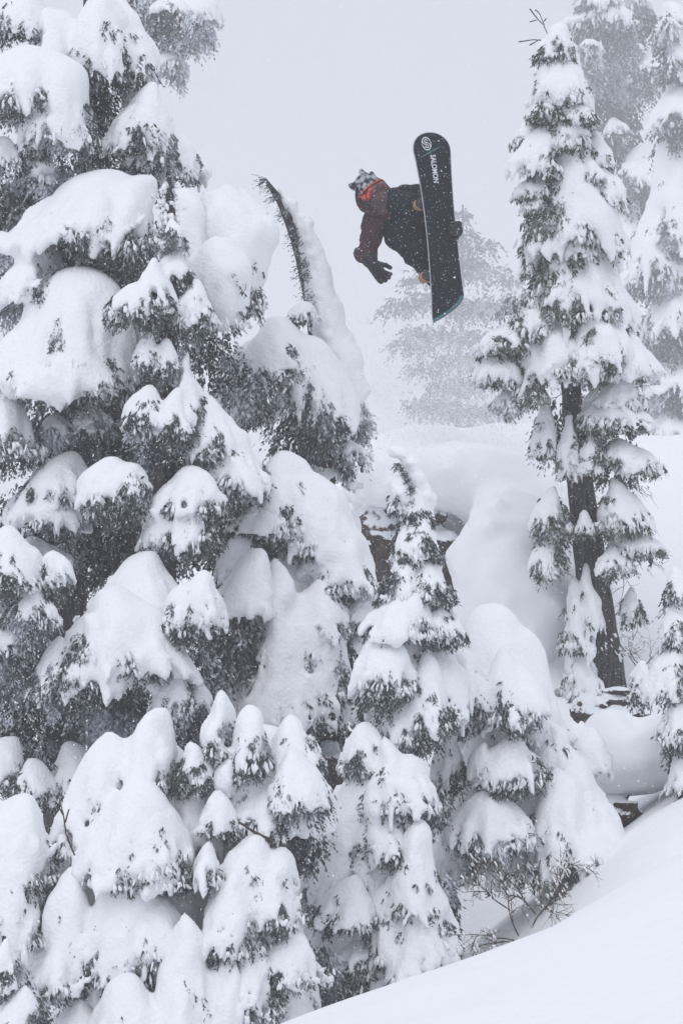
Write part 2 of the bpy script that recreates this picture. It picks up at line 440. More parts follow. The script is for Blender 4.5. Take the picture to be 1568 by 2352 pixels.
    o = mesh_obj('snow_pillow', np.concatenate(sv), np.concatenate(sf), M_SNOW, bo or tree)
    return o

def tube(pts, rad, n=8, wob=0.0):
    pts = np.asarray(pts, float); rad = np.asarray(rad, float); m = len(pts)
    V = []; 
    for i in range(m):
        t = pts[min(i + 1, m - 1)] - pts[max(i - 1, 0)]; t /= np.linalg.norm(t) + 1e-9
        a = np.cross(t, (0.3, 1, 0.1)); a /= np.linalg.norm(a) + 1e-9; b = np.cross(t, a)
        for k in range(n):
            th = 2 * math.pi * k / n
            V.append(pts[i] + (a * math.cos(th) + b * math.sin(th)) * rad[i] * (1 + wob * rng.normal()))
    F = []
    for i in range(m - 1):
        for k in range(n):
            F.append((i * n + k, i * n + (k + 1) % n, (i + 1) * n + (k + 1) % n, (i + 1) * n + k))
    return np.array(V), np.array(F)

def trunk(tree, pts, d, w0, w1, name='trunk', mat_=None, n=12, seg=14, wob=.05):
    """pts: layout points top to bottom"""
    pts = np.array([P3(a[0], a[1], d + (a[2] if len(a) > 2 else 0)) for a in pts])
    t = np.linspace(0, len(pts) - 1, seg); p = np.stack([np.interp(t, np.arange(len(pts)), pts[:, i]) for i in range(3)], 1)
    v, f = tube(p, np.linspace(w0, w1, seg) * K * d * .5, n, wob)
    return mesh_obj(name, v, f, mat_ or M_BARK, tree)

def fill(tree, blobs, d, frost=.05, dens=1.0, name='inner_branches', fmat=None, leafk=1.0, hang=.8, speck=.2):
    """dark twigs filling the inside of a crown: blobs (cx, cy, rx, ry, depth offset)"""
    s = K * d; Ps, Ds, Ls = [], [], []
    for (cx, cy_, rx, ry, dy) in blobs:
        n = int(rx * ry * 3.14 / 68 * dens)
        u = rng.normal(0, 1, (n, 3)); u /= np.linalg.norm(u, axis=1, keepdims=True); u *= rng.random((n, 1)) ** .4
        c = P3(cx, cy_, d + dy)
        Ps.append(c + u * np.array([rx * s, .45 * rx * s, ry * s]))
        dd = np.stack([u[:, 0] * .7, u[:, 1] * .7 - .2, -np.full(n, hang)], 1) + rng.normal(0, .28, (n, 3)); dd /= np.linalg.norm(dd, axis=1, keepdims=True)
        Ds.append(dd); Ls.append((22 + 26 * rng.random(n)) * s)
    v, q, fr = leaves(np.concatenate(Ps), np.concatenate(Ds), np.concatenate(Ls), 15 * s * leafk, 5, frost + .2, .23, speck=speck, fs=4.0 * 18 / d)
    return mesh_obj(name, v, q, fmat or M_FOL, tree, smooth=False, attr=fr)

def new_tree(label, base, d, group='snow-laden trees'):
    t = empty('fir_tree', P3(base[0], base[1], d)); tag(t, label, 'tree', group); return t

def build(tree, d, rows, **kw):
    """rows: (cx,top,L,R,bot,q,fol,dy[,opts]) or ([lobes],fol,dy[,opts])"""
    for r in rows:
        if isinstance(r[0], list):
            lb, fo, dy = r[0], r[1], r[2]; o = r[3] if len(r) > 3 else {}
        else:
            lb, fo, dy = [r[:6]], r[6], r[7]; o = r[8] if len(r) > 8 else {}
        bough(tree, lb, d + dy, fo, **{**kw, **o})

# ------------------------------------------------------------------ terrain: one snow sheet
ctrl = []   # (x, y, z)
def cp(vx, vy, d): p = P3(vx, vy, d); ctrl.append((p[0], p[1], p[2]))
# foreground slope and its crest
for vx, vy, d in [(640, 2352, 12), (784, 2293, 12.2), (984, 2258, 12.4), (1134, 2198, 12.5), (1259, 2108, 12.6), (1409, 2003, 12.7), (1568, 1902, 12.8), (1800, 1780, 12.9), (400, 2440, 12), (100, 2520, 12)]:
    cp(vx, vy, d)
for x, y, z in [(-4, 0, -2.2), (0, 0, -1.75), (4, 0, -1.1), (-4, 6, -2.6), (0, 6, -2.0), (4, 6, -1.0), (-3, 9.5, -3.0), (0, 9.6, -2.2), (1.2, 9.6, -1.95), (2.2, 9.8, -1.55), (6, 10, -.4), (-8, 0, -3), (-8, 9, -4)]:
    ctrl.append((x, y, z))
# gully behind the crest, then rising again
for x, y, z in [(-4, 15, -4.6), (-1.5, 15, -4.4), (0, 15.2, -3.9), (1.2, 15.2, -3.35), (2.6, 15.0, -2.6), (4.5, 15, -1.8), (-5, 19, -4.6), (-2, 19, -4.4), (0, 19, -3.9), (1.4, 19, -3.0), (-6, 25, -3.8), (-2, 25, -3.0)]:
    ctrl.append((x, y, z))
for vx, vy, d in [(1390, 1580, 24), (1568, 1600, 24), (1200, 1560, 23.5), (1480, 1800, 19), (1568, 1790, 17), (1420, 1930, 16), (1040, 1400, 24.5),
                  (830, 1003, 29), (1000, 978, 29), (1180, 970, 29), (1240, 1003, 29.5), (1400, 1006, 29.5), (1568, 1003, 30), (1800, 980, 30), (700, 1100, 29), (1100, 1150, 26.5), (1300, 1180, 26.5), (1500, 1200, 26.5)]:
    cp(vx, vy, d)
for x, y, z in [(-5, 30, -1.5), (-12, 20, -5), (-12, 35, -3), (12, 20, 2.0), (14, 30, 3), (-2, 40, -3), (6, 42, -2.5), (18, 42, -1), (-15, 50, -6), (5, 60, -7), (25, 60, -6), (-20, 5, -5), (14, 5, 1)]:
    ctrl.append((x, y, z))
C = np.array(ctrl)
def rbf_kernel(r): return r
A = rbf_kernel(np.linalg.norm(C[:, None, :2] - C[None, :, :2], axis=2)); n_ = len(C)
Pm = np.concatenate([np.ones((n_, 1)), C[:, :2]], 1)
Sys = np.block([[A + .06 * np.eye(n_) * -1, Pm], [Pm.T, np.zeros((3, 3))]])
sol = np.linalg.solve(Sys, np.concatenate([C[:, 2], np.zeros(3)]))
def height(x, y):
    x = np.asarray(x, float); y = np.asarray(y, float); out = np.zeros_like(x)
    for i in range(n_): out += sol[i] * np.sqrt((x - C[i, 0])**2 + (y - C[i, 1])**2 + .3)
    out += sol[n_] + sol[n_ + 1] * x + sol[n_ + 2] * y
    far = np.clip((np.maximum(np.abs(x) - 14, y - 50)) / 40, 0, 1); far = far * far * (3 - 2 * far)
    out = np.clip(out, -9, 6) * (1 - far) + far * -8.5
    return out + .05 * noise(x * .9, y * .9, x * 0) + .016 * noise(x * 2.6, y * 3, x * 0 + 5) + .006 * noise(x * 5 + y * 2, y * 9, x * 0 + 7)
xs = np.concatenate([-np.geomspace(900, 9, 26), np.linspace(-8.5, 9, 140), np.geomspace(9.5, 900, 26)])
ys = np.concatenate([np.linspace(-30, 4, 14), np.linspace(4.6, 34, 200), np.geomspace(34.6, 1200, 40)])
GX, GY = np.meshgrid(xs, ys, indexing='ij')
GZ = height(GX, GY)
gv = np.stack([GX, GY, GZ], 2).reshape(-1, 3)
ii, jj = np.meshgrid(np.arange(len(xs) - 1), np.arange(len(ys) - 1), indexing='ij'); m_ = len(ys)
gf = np.stack([ii * m_ + jj, (ii + 1) * m_ + jj, (ii + 1) * m_ + jj + 1, ii * m_ + jj + 1], 2).reshape(-1, 4)
g = mesh_obj('snow_ground', gv, gf, M_GROUND); tag(g, kind='structure')

def mound(name, prims, h, k, label, cat, m, nz=.03, kind=None, zscale=1):
    """prims: (centre xyz, radii xyz)"""
    c = np.array([p[0] for p in prims]); r = np.array([p[1] for p in prims])
    X, Y, Z, org = grid((c - r).min(0) - .1, (c + r).max(0) + .1, h)
    F = None
    for a, b in prims:
        q = np.sqrt(((X - a[0]) / b[0])**2 + ((Y - a[1]) / b[1])**2 + ((Z - a[2]) / b[2])**2)
        f = (q - 1) * min(b)
        F = f if F is None else smin(F, f, k)
    F = F + nz * noise(X * 2.3, Y * 2.3, Z * 2.3) + nz * .3 * noise(X * 7, Y * 7, Z * 7)
    if cat == 'rock': F = F + .11 * np.abs(noise(X * 3 + 3, Y * 3, Z * 6)) + .07 * np.abs(noise(X * 8, Y * 8, Z * 14))
    V, Q = surface_nets(F, org, h)
    o = mesh_obj(name, V, Q, m); tag(o, label, cat, kind=kind); return o
def E(vx, vy, d, rx, rz, ry):      # ellipsoid from layout units; ry in metres
    return (P3(vx, vy, d), (rx * K * d, ry, rz * K * d))

mound('snow_mound', [E(1190, 1370, 24.6, 155, 215, .9), E(1120, 1290, 24.8, 60, 100, .5), E(1330, 1480, 25.2, 150, 180, .8), E(1240, 1330, 25.4, 130, 130, .8),
       E(1150, 1190, 27.3, 330, 210, 1.3), E(1000, 1130, 27.0, 200, 140, 1.0), E(950, 1095, 25.8, 150, 85, .9), E(1090, 1110, 25.8, 120, 75, .9), E(1200, 1170, 25.8, 110, 90, .8)], .055, .32,
      'broad smooth snow bank bulging into a dome beside the tall pine trunk', 'snow mound', M_GROUND, .09)
mound('snow_mound', [E(1450, 1745, 18.4, 120, 95, .5), E(1385, 1700, 18.4, 35, 50, .3), E(1545, 1700, 18.3, 80, 70, .5), E(1420, 1672, 18.35, 30, 36, .2)], .03, .16,
      'scooped snow drift overhanging a dark hollow below the brown rock', 'snow mound', M_GROUND, .06)
mound('rock', [E(1415, 1625, 21.5, 95, 55, .4), E(1500, 1645, 21.5, 80, 60, .4), E(1340, 1640, 21.7, 50, 40, .3)], .04, .15,
      'dark brown rock ledge exposed at the foot of the tall pine', 'rock', M_ROCK, .05)
mound('rock', [E(1435, 1880, 18.2, 75, 75, .4)], .04, .15, 'dark rock body standing in for the shaded hollow under the snow drift', 'rock', M_ROCK, .05)  # dark body added to stand for the shade inside the hollow
mound('rock', [E(770, 1740, 18.6, 60, 110, .3), E(870, 1270, 21, 60, 120, .3), E(1010, 1290, 22, 40, 130, .3)][:1], .04, .15,
      'rusty brown rock wall behind the boughs between squat fir and spire fir', 'rock', M_ROCK, .05)
mound('rock', [E(880, 1270, 25.6, 70, 130, .35), E(1010, 1290, 25.3, 60, 140, .35), E(945, 1330, 25.6, 110, 110, .3)], .04, .15,
      'dark brown rock face behind the hooked spire fir', 'rock', M_ROCK, .05)

# ------------------------------------------------------------------ trees
def upper_left():
    d = 19.6
    t = new_tree('huge snow-plastered fir with a dark trunk and broad round pillows', (150, 2300), d)
    trunk(t, [(215, -200), (215, 300), (190, 700), (150, 1400), (150, 2300)], d + .6, 40, 110)
    fill(t, [(110, 500, 110, 170, .1), (60, 640, 80, 120, .05), (215, 300, 50, 110, .0), (300, 400, 80, 50, .3), (130, 430, 120, 60, .1), (50, 500, 110, 110, -.15), (20, 640, 60, 90, -.15), (20, 230, 120, 40, 0), (220, 210, 60, 50, 0)], d, .28, 1.3)
    build(t, d, [
        (60, -40, -20, 105, 78, 2.2, 34, -.1),
        ([(115, 15, 85, 190, 150, 2), (240, -15, 150, 290, 168, 2.6)], 70, -.15),
        ([(275, -15, 245, 330, 140, 2), (320, 60, 285, 362, 175, 1.8)], 55, 0, dict(patch=.25)),
        ([(75, 105, -40, 200, 250, 2.2), (150, 160, 80, 224, 330, 2.0)], 55, -.45),
        (82, 280, 44, 122, 345, 1.8, 40, -.55, dict(frost=.35)),
        (12, 312, -30, 58, 375, 2, 60, -.55, dict(frost=.3)),
        (95, 358, 66, 122, 412, 0, 40, -.5, dict(patch=.5, frost=.45)),
        ([(347, 187, 262, 392, 340, 1.7), (375, 240, 340, 405, 380, 1.6)], 40, -.2, dict(patch=.25)),
        (400, 262, 372, 472, 400, 1.1, 36, .05, dict(frost=.3)),
    ])
upper_left()

def behind_left():
    d = 48
    t = new_tree('hazy frosted fir whose ragged bough tips hang against the sky', (300, 2000), d)
    trunk(t, [(300, -300), (300, 2000)], d, 30, 80)
    fill(t, [(380, 60, 90, 55, 0), (430, 70, 60, 40, -.2), (330, 30, 60, 60, 0)], d, .42, 2.0)
    build(t, d, [
        (455, -25, 408, 500, 45, 2.5, 75, -.3, dict(frost=.42, dens=1.4)),
        (400, -10, 350, 440, 30, 2, 90, -.2, dict(frost=.42, dens=1.4)),
        (385, 120, 345, 424, 150, 2, 50, -.1, dict(frost=.55, dens=1.6)),
    ])
behind_left()

def rounded_left():
    d = 18.9
    t = new_tree('broad fir under giant smooth egg-shaped snow pillows', (230, 2300), d)
    trunk(t, [(290, 500), (270, 900), (240, 2300)], d + .45, 40, 120)
    fill(t, [(180, 980, 150, 110, .1), (220, 570, 110, 80, .15), (480, 810, 60, 70, .1), (330, 1120, 90, 170, .25), (200, 1260, 150, 110, .3), (120, 1200, 140, 120, .2), (30, 1400, 90, 200, .15), (470, 1050, 50, 80, .2), (410, 1240, 70, 80, .25), (560, 880, 70, 60, .2)], d, .16, 1.2)
    build(t, d, [
        ([(235, 393, 70, 330, 560, 2.0), (320, 408, 230, 385, 590, 2.3), (110, 560, 62, 200, 690, 1.9)], 60, .05),
        (510, 424, 455, 607, 690, 0, 0, .35),
        (560, 520, 490, 607, 700, 0, 45, .33, dict(dens=.6)),
        (425, 428, 372, 500, 620, 2.2, 0, .1),
        (505, 547, 430, 567, 750, 0, 30, -.1, dict(dens=.5)),
        ([(190, 610, 40, 300, 850, 2.1), (120, 720, -20, 240, 890, 1.9), (240, 720, 130, 330, 880, 2)], 85, -.3),
        (20, 870, -60, 92, 1035, 1.7, 75, -.5),
        (135, 945, 85, 175, 1000, 1.7, 45, -.2, dict(frost=.4, patch=.4)),
        (215, 915, 165, 258, 985, 1.6, 60, -.15, dict(frost=.4, patch=.4)),
        ([(150, 1040, 60, 205, 1130, 1.8), (100, 1090, 5, 190, 1190, 1.6)], 80, -.45, dict(patch=.9, frost=.4)),
        (75, 1230, 20, 150, 1290, 1.8, 60, -.2, dict(frost=.45, patch=.6)),
    ])
rounded_left()

def leader_fir():
    d = 18.1
    t = new_tree('slender fir with a spiky bare leader standing before the egg-shaped pillows', (370, 2300), d)
    trunk(t, [(386, 362), (392, 480), (388, 700), (380, 1200), (370, 2300)], d + .15, 7, 70)
    # sparse needled leader
    s = K * d; P_, D_, L_ = [], [], []
    for vy in np.arange(368, 600, 5.5):
        w = 8 + (vy - 360) * .13
        for k in range(5):
            a = random.random() * 6.28
            P_.append(P3(387 + (vy - 370) * .02, vy, d + .15)); D_.append((math.cos(a), math.sin(a), random.uniform(-.35, .35))); L_.append(w * s * random.uniform(.7, 1.3))
    P_ = np.array(P_); D_ = np.array(D_); D_ /= np.linalg.norm(D_, axis=1, keepdims=True)
    v, q, fr = leaves(P_, D_, np.array(L_), 8 * s, 8, .22)
    mesh_obj('leader', v, q, M_FOL, t, smooth=False, attr=fr)
    nb = 60; yy = rng.uniform(420, 600, nb)
    cpt = np.array([P3(388 + rng.normal(0, 9 + (y - 420) * .06), y, d + .15 - rng.random() * .08) for y in yy])
    lv, lf = lumps(cpt, np.tile([[.3, 0, -1.]], (nb, 1)) / 1.04, rng.uniform(3, 8, nb) * s, rng.uniform(6, 13, nb) * s)
    mesh_obj('snow_pillow', lv, lf, M_SNOW, t)
    fill(t, [(400, 720, 60, 100, .2), (370, 860, 60, 90, .2), (400, 1020, 80, 90, .2), (540, 1080, 60, 60, .15), (540, 1200, 55, 90, .35), (520, 1280, 60, 60, .35)], d, .15, 1.2)
    build(t, d, [
        (395, 500, 372, 425, 560, 1.6, 30, .05, dict(patch=.6)),
        (405, 572, 360, 440, 640, 1.7, 60, .05, dict(patch=.3)),
        ([(350, 588, 300, 398, 700, 1.5), (300, 650, 244, 360, 715, 1.6)], 60, -.12),
        (440, 640, 405, 490, 730, 1.6, 60, 0, dict(frost=.35)),
        ([(335, 757, 312, 372, 830, 1.8), (385, 775, 350, 412, 845, 1.8)], 50, -.15, dict(frost=.35)),
        ([(335, 884, 285, 385, 975, 1.7), (405, 888, 360, 442, 985, 1.8)], 75, -.3, dict(patch=.3)),
        ([(425, 805, 405, 480, 960, 1.3), (485, 905, 430, 560, 1040, 1.3), (550, 990, 480, 616, 1110, 1.4)], 55, -.05, dict(patch=.2)),
        ([(252, 1050, 188, 310, 1145, 2.2), (310, 1062, 250, 342, 1120, 2.3)], 90, -.5),
        ([(455, 1062, 350, 520, 1170, 1.4), (440, 1110, 340, 505, 1235, 1.5)], 55, -.4, dict(patch=.3)),
    ])
leader_fir()

def rib(t, d, prim, pts, n, ln):
    """a bowed leader: needles on one side, a rib of snow on the other"""
    s = K * d; pts = np.array(pts, float); m = len(pts) - 1
    P_, D_, L_ = [], [], []
    for i in range(n):
        if i % 9 == 0: uc = random.random() * (m - .3)
        u = min(max(uc + random.gauss(0, .07), 0), m - .01); k = int(u); p = pts[k] + (pts[k + 1] - pts[k]) * (u - k)
        P_.append(P3(p[0] + random.uniform(-2, 6 + u * 4), p[1], d + random.uniform(-.1, .06)))
        D_.append((-1 + random.gauss(0, .35), random.gauss(-.3, .5), -.35 + random.gauss(0, .4))); L_.append(s * random.uniform(.4, 1.5) * ln)
    D_ = np.array(D_); D_ /= np.linalg.norm(D_, axis=1, keepdims=True)
    v, q, fr = leaves(np.array(P_), D_, np.array(L_), 8 * s, 8, .2)
    mesh_obj('bowed_tip', v, q, M_FOL, t, smooth=False, attr=fr)
    c = [P3(a, b, d + .06) for a, b, _ in prim]; r = [x * s for *_, x in prim]
    X, Y, Z, org = grid(np.min(c, 0) - .25, np.max(c, 0) + .25, 3.0 * s); F = None
    for i in range(len(c) - 1):
        f = round_cone(X, Y, Z, c[i], c[i + 1], r[i], r[i + 1]); F = f if F is None else smin(F, f, .04)
    F += .03 * noise(X * 8, Y * 8, Z * 7) + .012 * noise(X * 22, Y * 22, Z * 18)
    V, Q = surface_nets(F, org, 3.0 * s); mesh_obj('snow_pillow', V, Q, M_SNOW, t)

def right_lobed():
    d = 20.4
    t = new_tree('leaning fir with a curved needle-fringed tip bowed under snow', (700, 2100), d)
    trunk(t, [(608, 410), (650, 470), (700, 600), (735, 760), (740, 1100), (700, 2100)], d + .1, 6, 80)
    s = K * d
    rib(t, d, [(640, 437, 6), (664, 474, 12), (698, 518, 21), (716, 585, 26), (730, 660, 32), (750, 740, 42), (790, 830, 40), (815, 900, 30)], [(606, 408), (640, 455), (672, 510), (690, 580), (703, 650), (715, 730)], 230, 25)
    fill(t, [(600, 840, 60, 50, .1), (700, 990, 90, 70, .1), (800, 960, 40, 80, .5), (600, 1200, 70, 60, 0)], d, .2, 1.1)
    build(t, d, [
        (700, 690, 672, 735, 728, 2, 26, -.15),
        ([(640, 724, 560, 730, 860, 2.1), (715, 770, 640, 790, 930, 1.9), (740, 850, 690, 806, 960, 1.8)], 100, -.2),
        (575, 780, 540, 612, 830, 1.7, 30, -.1, dict(patch=.5)),
        (530, 860, 480, 600, 945, 1.8, 40, -.1, dict(patch=.4)),
        (590, 905, 550, 625, 960, 1.5, 30, 0, dict(frost=.35)),
        (735, 920, 700, 800, 975, 1.6, 90, -.35, dict(frost=.25)),
        (810, 880, 780, 850, 980, 1.3, 60, .6, dict(frost=.5)),
        (745, 1015, 680, 830, 1110, 2.0, 0, .3),
        (805, 1010, 770, 850, 1045, 1.5, 50, .1),
    ])
right_lobed()

def slope_fir():
    d = 18.6
    t = new_tree('fir smothered in a long smooth snow apron beside the hooked spire fir', (700, 2200), d)
    trunk(t, [(640, 1060), (660, 2200)], d + .35, 30, 90)
    fill(t, [(620, 1230, 70, 50, 0), (780, 1400, 70, 90, .2), (760, 1650, 70, 90, .2), (700, 1500, 90, 120, .3), (530, 1440, 55, 90, -.62), (515, 1510, 55, 60, -.62)], d, .12, 1.1)
    build(t, d, [
        (690, 1130, 540, 840, 1640, 2.2, 0, .38), (560, 1400, 440, 640, 1700, 1.9, 40, .1), (800, 1380, 730, 870, 1600, 1.9, 40, .1, dict(patch=.4)),
        ([(640, 1036, 560, 740, 1200, 2.0), (720, 1090, 630, 805, 1250, 1.9), (770, 1180, 680, 840, 1310, 1.8), (790, 1230, 720, 860, 1350, 1.6, -.1)], 40, .1, dict(rag=.8)),
        (620, 1150, 560, 690, 1215, 1.6, 50, -.15),
        (548, 1226, 500, 605, 1330, 1.9, 30, -.25),
        ([(600, 1257, 508, 642, 1420, 2.6)], 0, -.55, dict(rag=.3)),
        ([(520, 1345, 465, 560, 1450, 1.4)], 110, -.5, dict(frost=.2, patch=1.5)),
        ([(640, 1275, 570, 720, 1560, 1.5), (680, 1400, 590, 780, 1630, 1.5), (720, 1330, 640, 800, 1590, 1.6, .05), (745, 1330, 690, 800, 1450, 1.6, .15), (640, 1480, 560, 730, 1630, 1.5, -.15)], 50, -.35),
        (830, 1350, 790, 872, 1420, 1.7, 40, -.1, dict(patch=.6)),
        (820, 1440, 785, 860, 1510, 1.6, 50, -.1, dict(patch=.6)),
        (790, 1560, 740, 840, 1640, 1.6, 50, -.1, dict(patch=.4)),
    ])
slope_fir()

def lower_left():
    d = 17.2
    t = new_tree('fir with a shaded snow dome and fringed dark skirts above the squat fir', (230, 2350), d)
    trunk(t, [(300, 1270), (250, 2350)], d + .4, 40, 100)
    fill(t, [(260, 1600, 150, 110, .1), (60, 1650, 110, 160, .2), (430, 1560, 80, 120, .2), (120, 1750, 90, 80, .2), (330, 1480, 90, 80, .2), (40, 1480, 80, 110, .2), (420, 1660, 50, 60, .2)], d, .2, 1.3)
    build(t, d, [
        ([(345, 1265, 190, 405, 1420, 1.9)], 30, .25),
        ([(265, 1344, 140, 360, 1500, 1.9), (320, 1400, 220, 392, 1530, 1.8), (190, 1420, 110, 290, 1560, 1.7)], 95, -.2),
        (135, 1460, 78, 190, 1580, 1.6, 90, -.35, dict(frost=.3)),
        ([(20, 1206, -60, 120, 1330, 1.9)], 60, -.4, dict(patch=.3)),
        (118, 1264, 84, 164, 1330, 1.8, 50, -.35, dict(patch=.3)),
        (75, 1345, 20, 130, 1410, 1.6, 80, -.45, dict(patch=.5, frost=.4)),
        (10, 1420, -50, 60, 1480, 1.6, 80, -.4, dict(patch=.5, frost=.4)),
        ([(470, 1308, 400, 505, 1420, 1.8), (420, 1340, 364, 480, 1440, 1.7)], 45, -.25),
        (420, 1514, 360, 442, 1625, 1.5, 60, -.3),
        (455, 1560, 430, 490, 1620, 1.6, 40, -.1, dict(frost=.4)),
        (75, 1740, 20, 122, 1810, 1.8, 30, -.3, dict(patch=.5)),
        (20, 1690, -40, 60, 1790, 2, 30, -.2),
        (160, 1700, 100, 230, 1830, 1.8, 30, -.1),
    ])
lower_left()

def bottom_left():
    d = 15.2
    t = new_tree('squat fir buried in huge bulging pillows beside the slope', (380, 2600), d)
    trunk(t, [(370, 1650), (380, 2600)], d + .4, 30, 110)
    fill(t, [(560, 1830, 70, 90, .25), (680, 1900, 70, 110, .3), (700, 2250, 90, 110, .4), (420, 1980, 60, 70, .1), (230, 2260, 120, 60, .1), (30, 2250, 70, 120, .3), (640, 2300, 80, 80, .2)], d, .14, 1.2)
    build(t, d, [
        (330, 1700, 180, 500, 2330, 2.6, 0, .32), (570, 1890, 440, 690, 2330, 2.3, 0, .2), (600, 1660, 470, 720, 1880, 2.2, 30, .38), (120, 1950, 0, 240, 2300, 2.2, 0, .4), (440, 1760, 400, 520, 1960, 2, 0, .12), (470, 2030, 410, 550, 2330, 2, 0, .25),
        ([(352, 1634, 280, 420, 1800, 2.2, .3), (240, 1690, 205, 320, 1830, 1.9, .3), (250, 1720, 140, 310, 1920, 1.7, .25), (335, 1783, 210, 440, 2000, 2.0, -.1), (390, 1850, 300, 455, 2010, 2.2, -.1)], 38, -.1, dict(rag=.8)),
        ([(55, 1822, -70, 146, 2090, 2.0), (90, 1950, 10, 142, 2140, 2)], 55, 0),
        (155, 1900, 130, 190, 1960, 1.8, 30, 0, dict(patch=.5)),
        ([(170, 1992, 93, 212, 2230, 2.1, .1), (150, 2170, 110, 182, 2250, 1.8, -.1), (310, 1985, 182, 400, 2230, 2.0, 0), (380, 2060, 300, 430, 2200, 2.0, 0)], 42, -.35, dict(rag=.8)),
        ([(300, 2228, 190, 400, 2430, 1.7, 0), (432, 2100, 340, 520, 2430, 1.5, .1), (525, 2163, 478, 578, 2400, 1.5, .15), (420, 2260, 350, 480, 2420, 1.7, -.1)], 25, -.65),
        (442, 1702, 415, 486, 1790, 1.8, 60, 0, dict(patch=.7)),
        (497, 1813, 466, 552, 1895, 1.9, 52, -.15, dict(patch=.3)),
        ([(577, 1612, 545, 622, 1750, 1.8, -.1), (500, 1587, 472, 545, 1720, 2.2, .05), (665, 1640, 632, 748, 1760, 1.7, .05), (620, 1790, 540, 660, 1890, 1.8, -.1), (600, 1690, 520, 680, 1830, 1.8, .1)], 46, .1, dict(patch=.25)),
        (525, 1744, 498, 547, 1830, 0, 0, -.05),
        ([(667, 1713, 622, 757, 1835, 1.4)], 85, -.1),
        ([(485, 1932, 464, 520, 2010, 1.8, .05), (578, 1915, 500, 640, 2080, 1.7, .1), (640, 1950, 570, 697, 2110, 2.0, .1), (540, 1985, 480, 612, 2170, 1.7, -.05), (592, 2150, 535, 648, 2300, 1.6, -.1)], 45, -.35, dict(patch=.15)),
        ([(670, 2134, 622, 757, 2235, 1.6)], 60, -.35, dict(patch=.25)),
        (600, 2280, 560, 660, 2390, 1.7, 40, -.3, dict(patch=.4)),
        (190, 2290, 120, 240, 2400, 1.9, 20, -.5),
    ])
    # bare dead limb and a leafless sapling twig poking out of the snow
    trunk(t, [(548, 1888), (590, 1915), (628, 1932)], d - .3, 5, 9, 'dead_limb', M_TWIG, 6, 8, .1)
    return t
bottom_left()

def far_left_corner():
    d = 14.4
    t = new_tree('dark frosted fir top in the shadow beside the squat fir', (10, 2600), d)
    trunk(t, [(10, 2150), (10, 2600)], d, 10, 40)
    fill(t, [(20, 2240, 40, 60, 0), (40, 2320, 70, 60, 0)], d, .3, 1.6)
    build(t, d, [(15, 2150, -20, 50, 2250, 1.3, 40, -.05, dict(frost=.35, patch=.8)), (50, 2260, 0, 105, 2360, 1.4, 40, -.1, dict(frost=.35, patch=.8))])
far_left_corner()

def hooked_spire():
    d = 16.6
    t = new_tree('narrow spire fir with a hooked snow-capped top below the rider', (920, 2250), d)
    trunk(t, [(930, 1060), (955, 1200), (940, 1500), (920, 2250)], d + .12, 6, 50)
    fill(t, [(950, 1250, 35, 110, .05), (940, 1430, 60, 90, .05), (880, 1600, 60, 60, .1), (960, 1670, 50, 50, .1)], d, .15, 1.2)
    build(t, d, [
        (955, 1100, 905, 1005, 1330, 1.4, 30, .06, dict(patch=.6)), (945, 1300, 840, 1040, 1640, 1.6, 40, .1, dict(patch=.5)),
        (955, 1130, 925, 985, 1195, 1.6, 26, .0, dict(patch=.8)),
        (910, 1092, 895, 930, 1165, 0, 18, -.03),
        ([(965, 1172, 925, 1003, 1270, 1.6)], 30, -.05, dict(patch=.9)),
        ([(930, 1200, 900, 965, 1280, 1.5)], 30, -.05, dict(patch=.8)),
        ([(925, 1270, 872, 970, 1370, 1.5)], 30, -.12, dict(patch=.8)),
        ([(985, 1280, 940, 1034, 1370, 1.7)], 36, -.12, dict(patch=.7)),
        ([(940, 1350, 850, 1020, 1450, 1.5)], 40, -.18, dict(patch=.7)),
        ([(1005, 1385, 965, 1060, 1450, 1.7)], 50, -.15, dict(patch=.5)),
        ([(890, 1440, 815, 960, 1570, 1.6)], 80, -.3, dict(patch=.3)),
        ([(985, 1490, 920, 1040, 1660, 1.6), (930, 1560, 864, 990, 1690, 1.6)], 45, -.25, dict(patch=.3)),
        (1040, 1400, 1010, 1066, 1460, 1.8, 30, -.05, dict(patch=.6)),
    ], clump=1.6)
    rib(t, d, [(901, 1045, 9), (906, 1036, 13), (922, 1042, 15), (940, 1068, 18), (960, 1105, 22), (978, 1150, 24), (984, 1195, 22)], [(915, 1062), (932, 1085), (940, 1120), (945, 1170)], 110, 14)
hooked_spire()

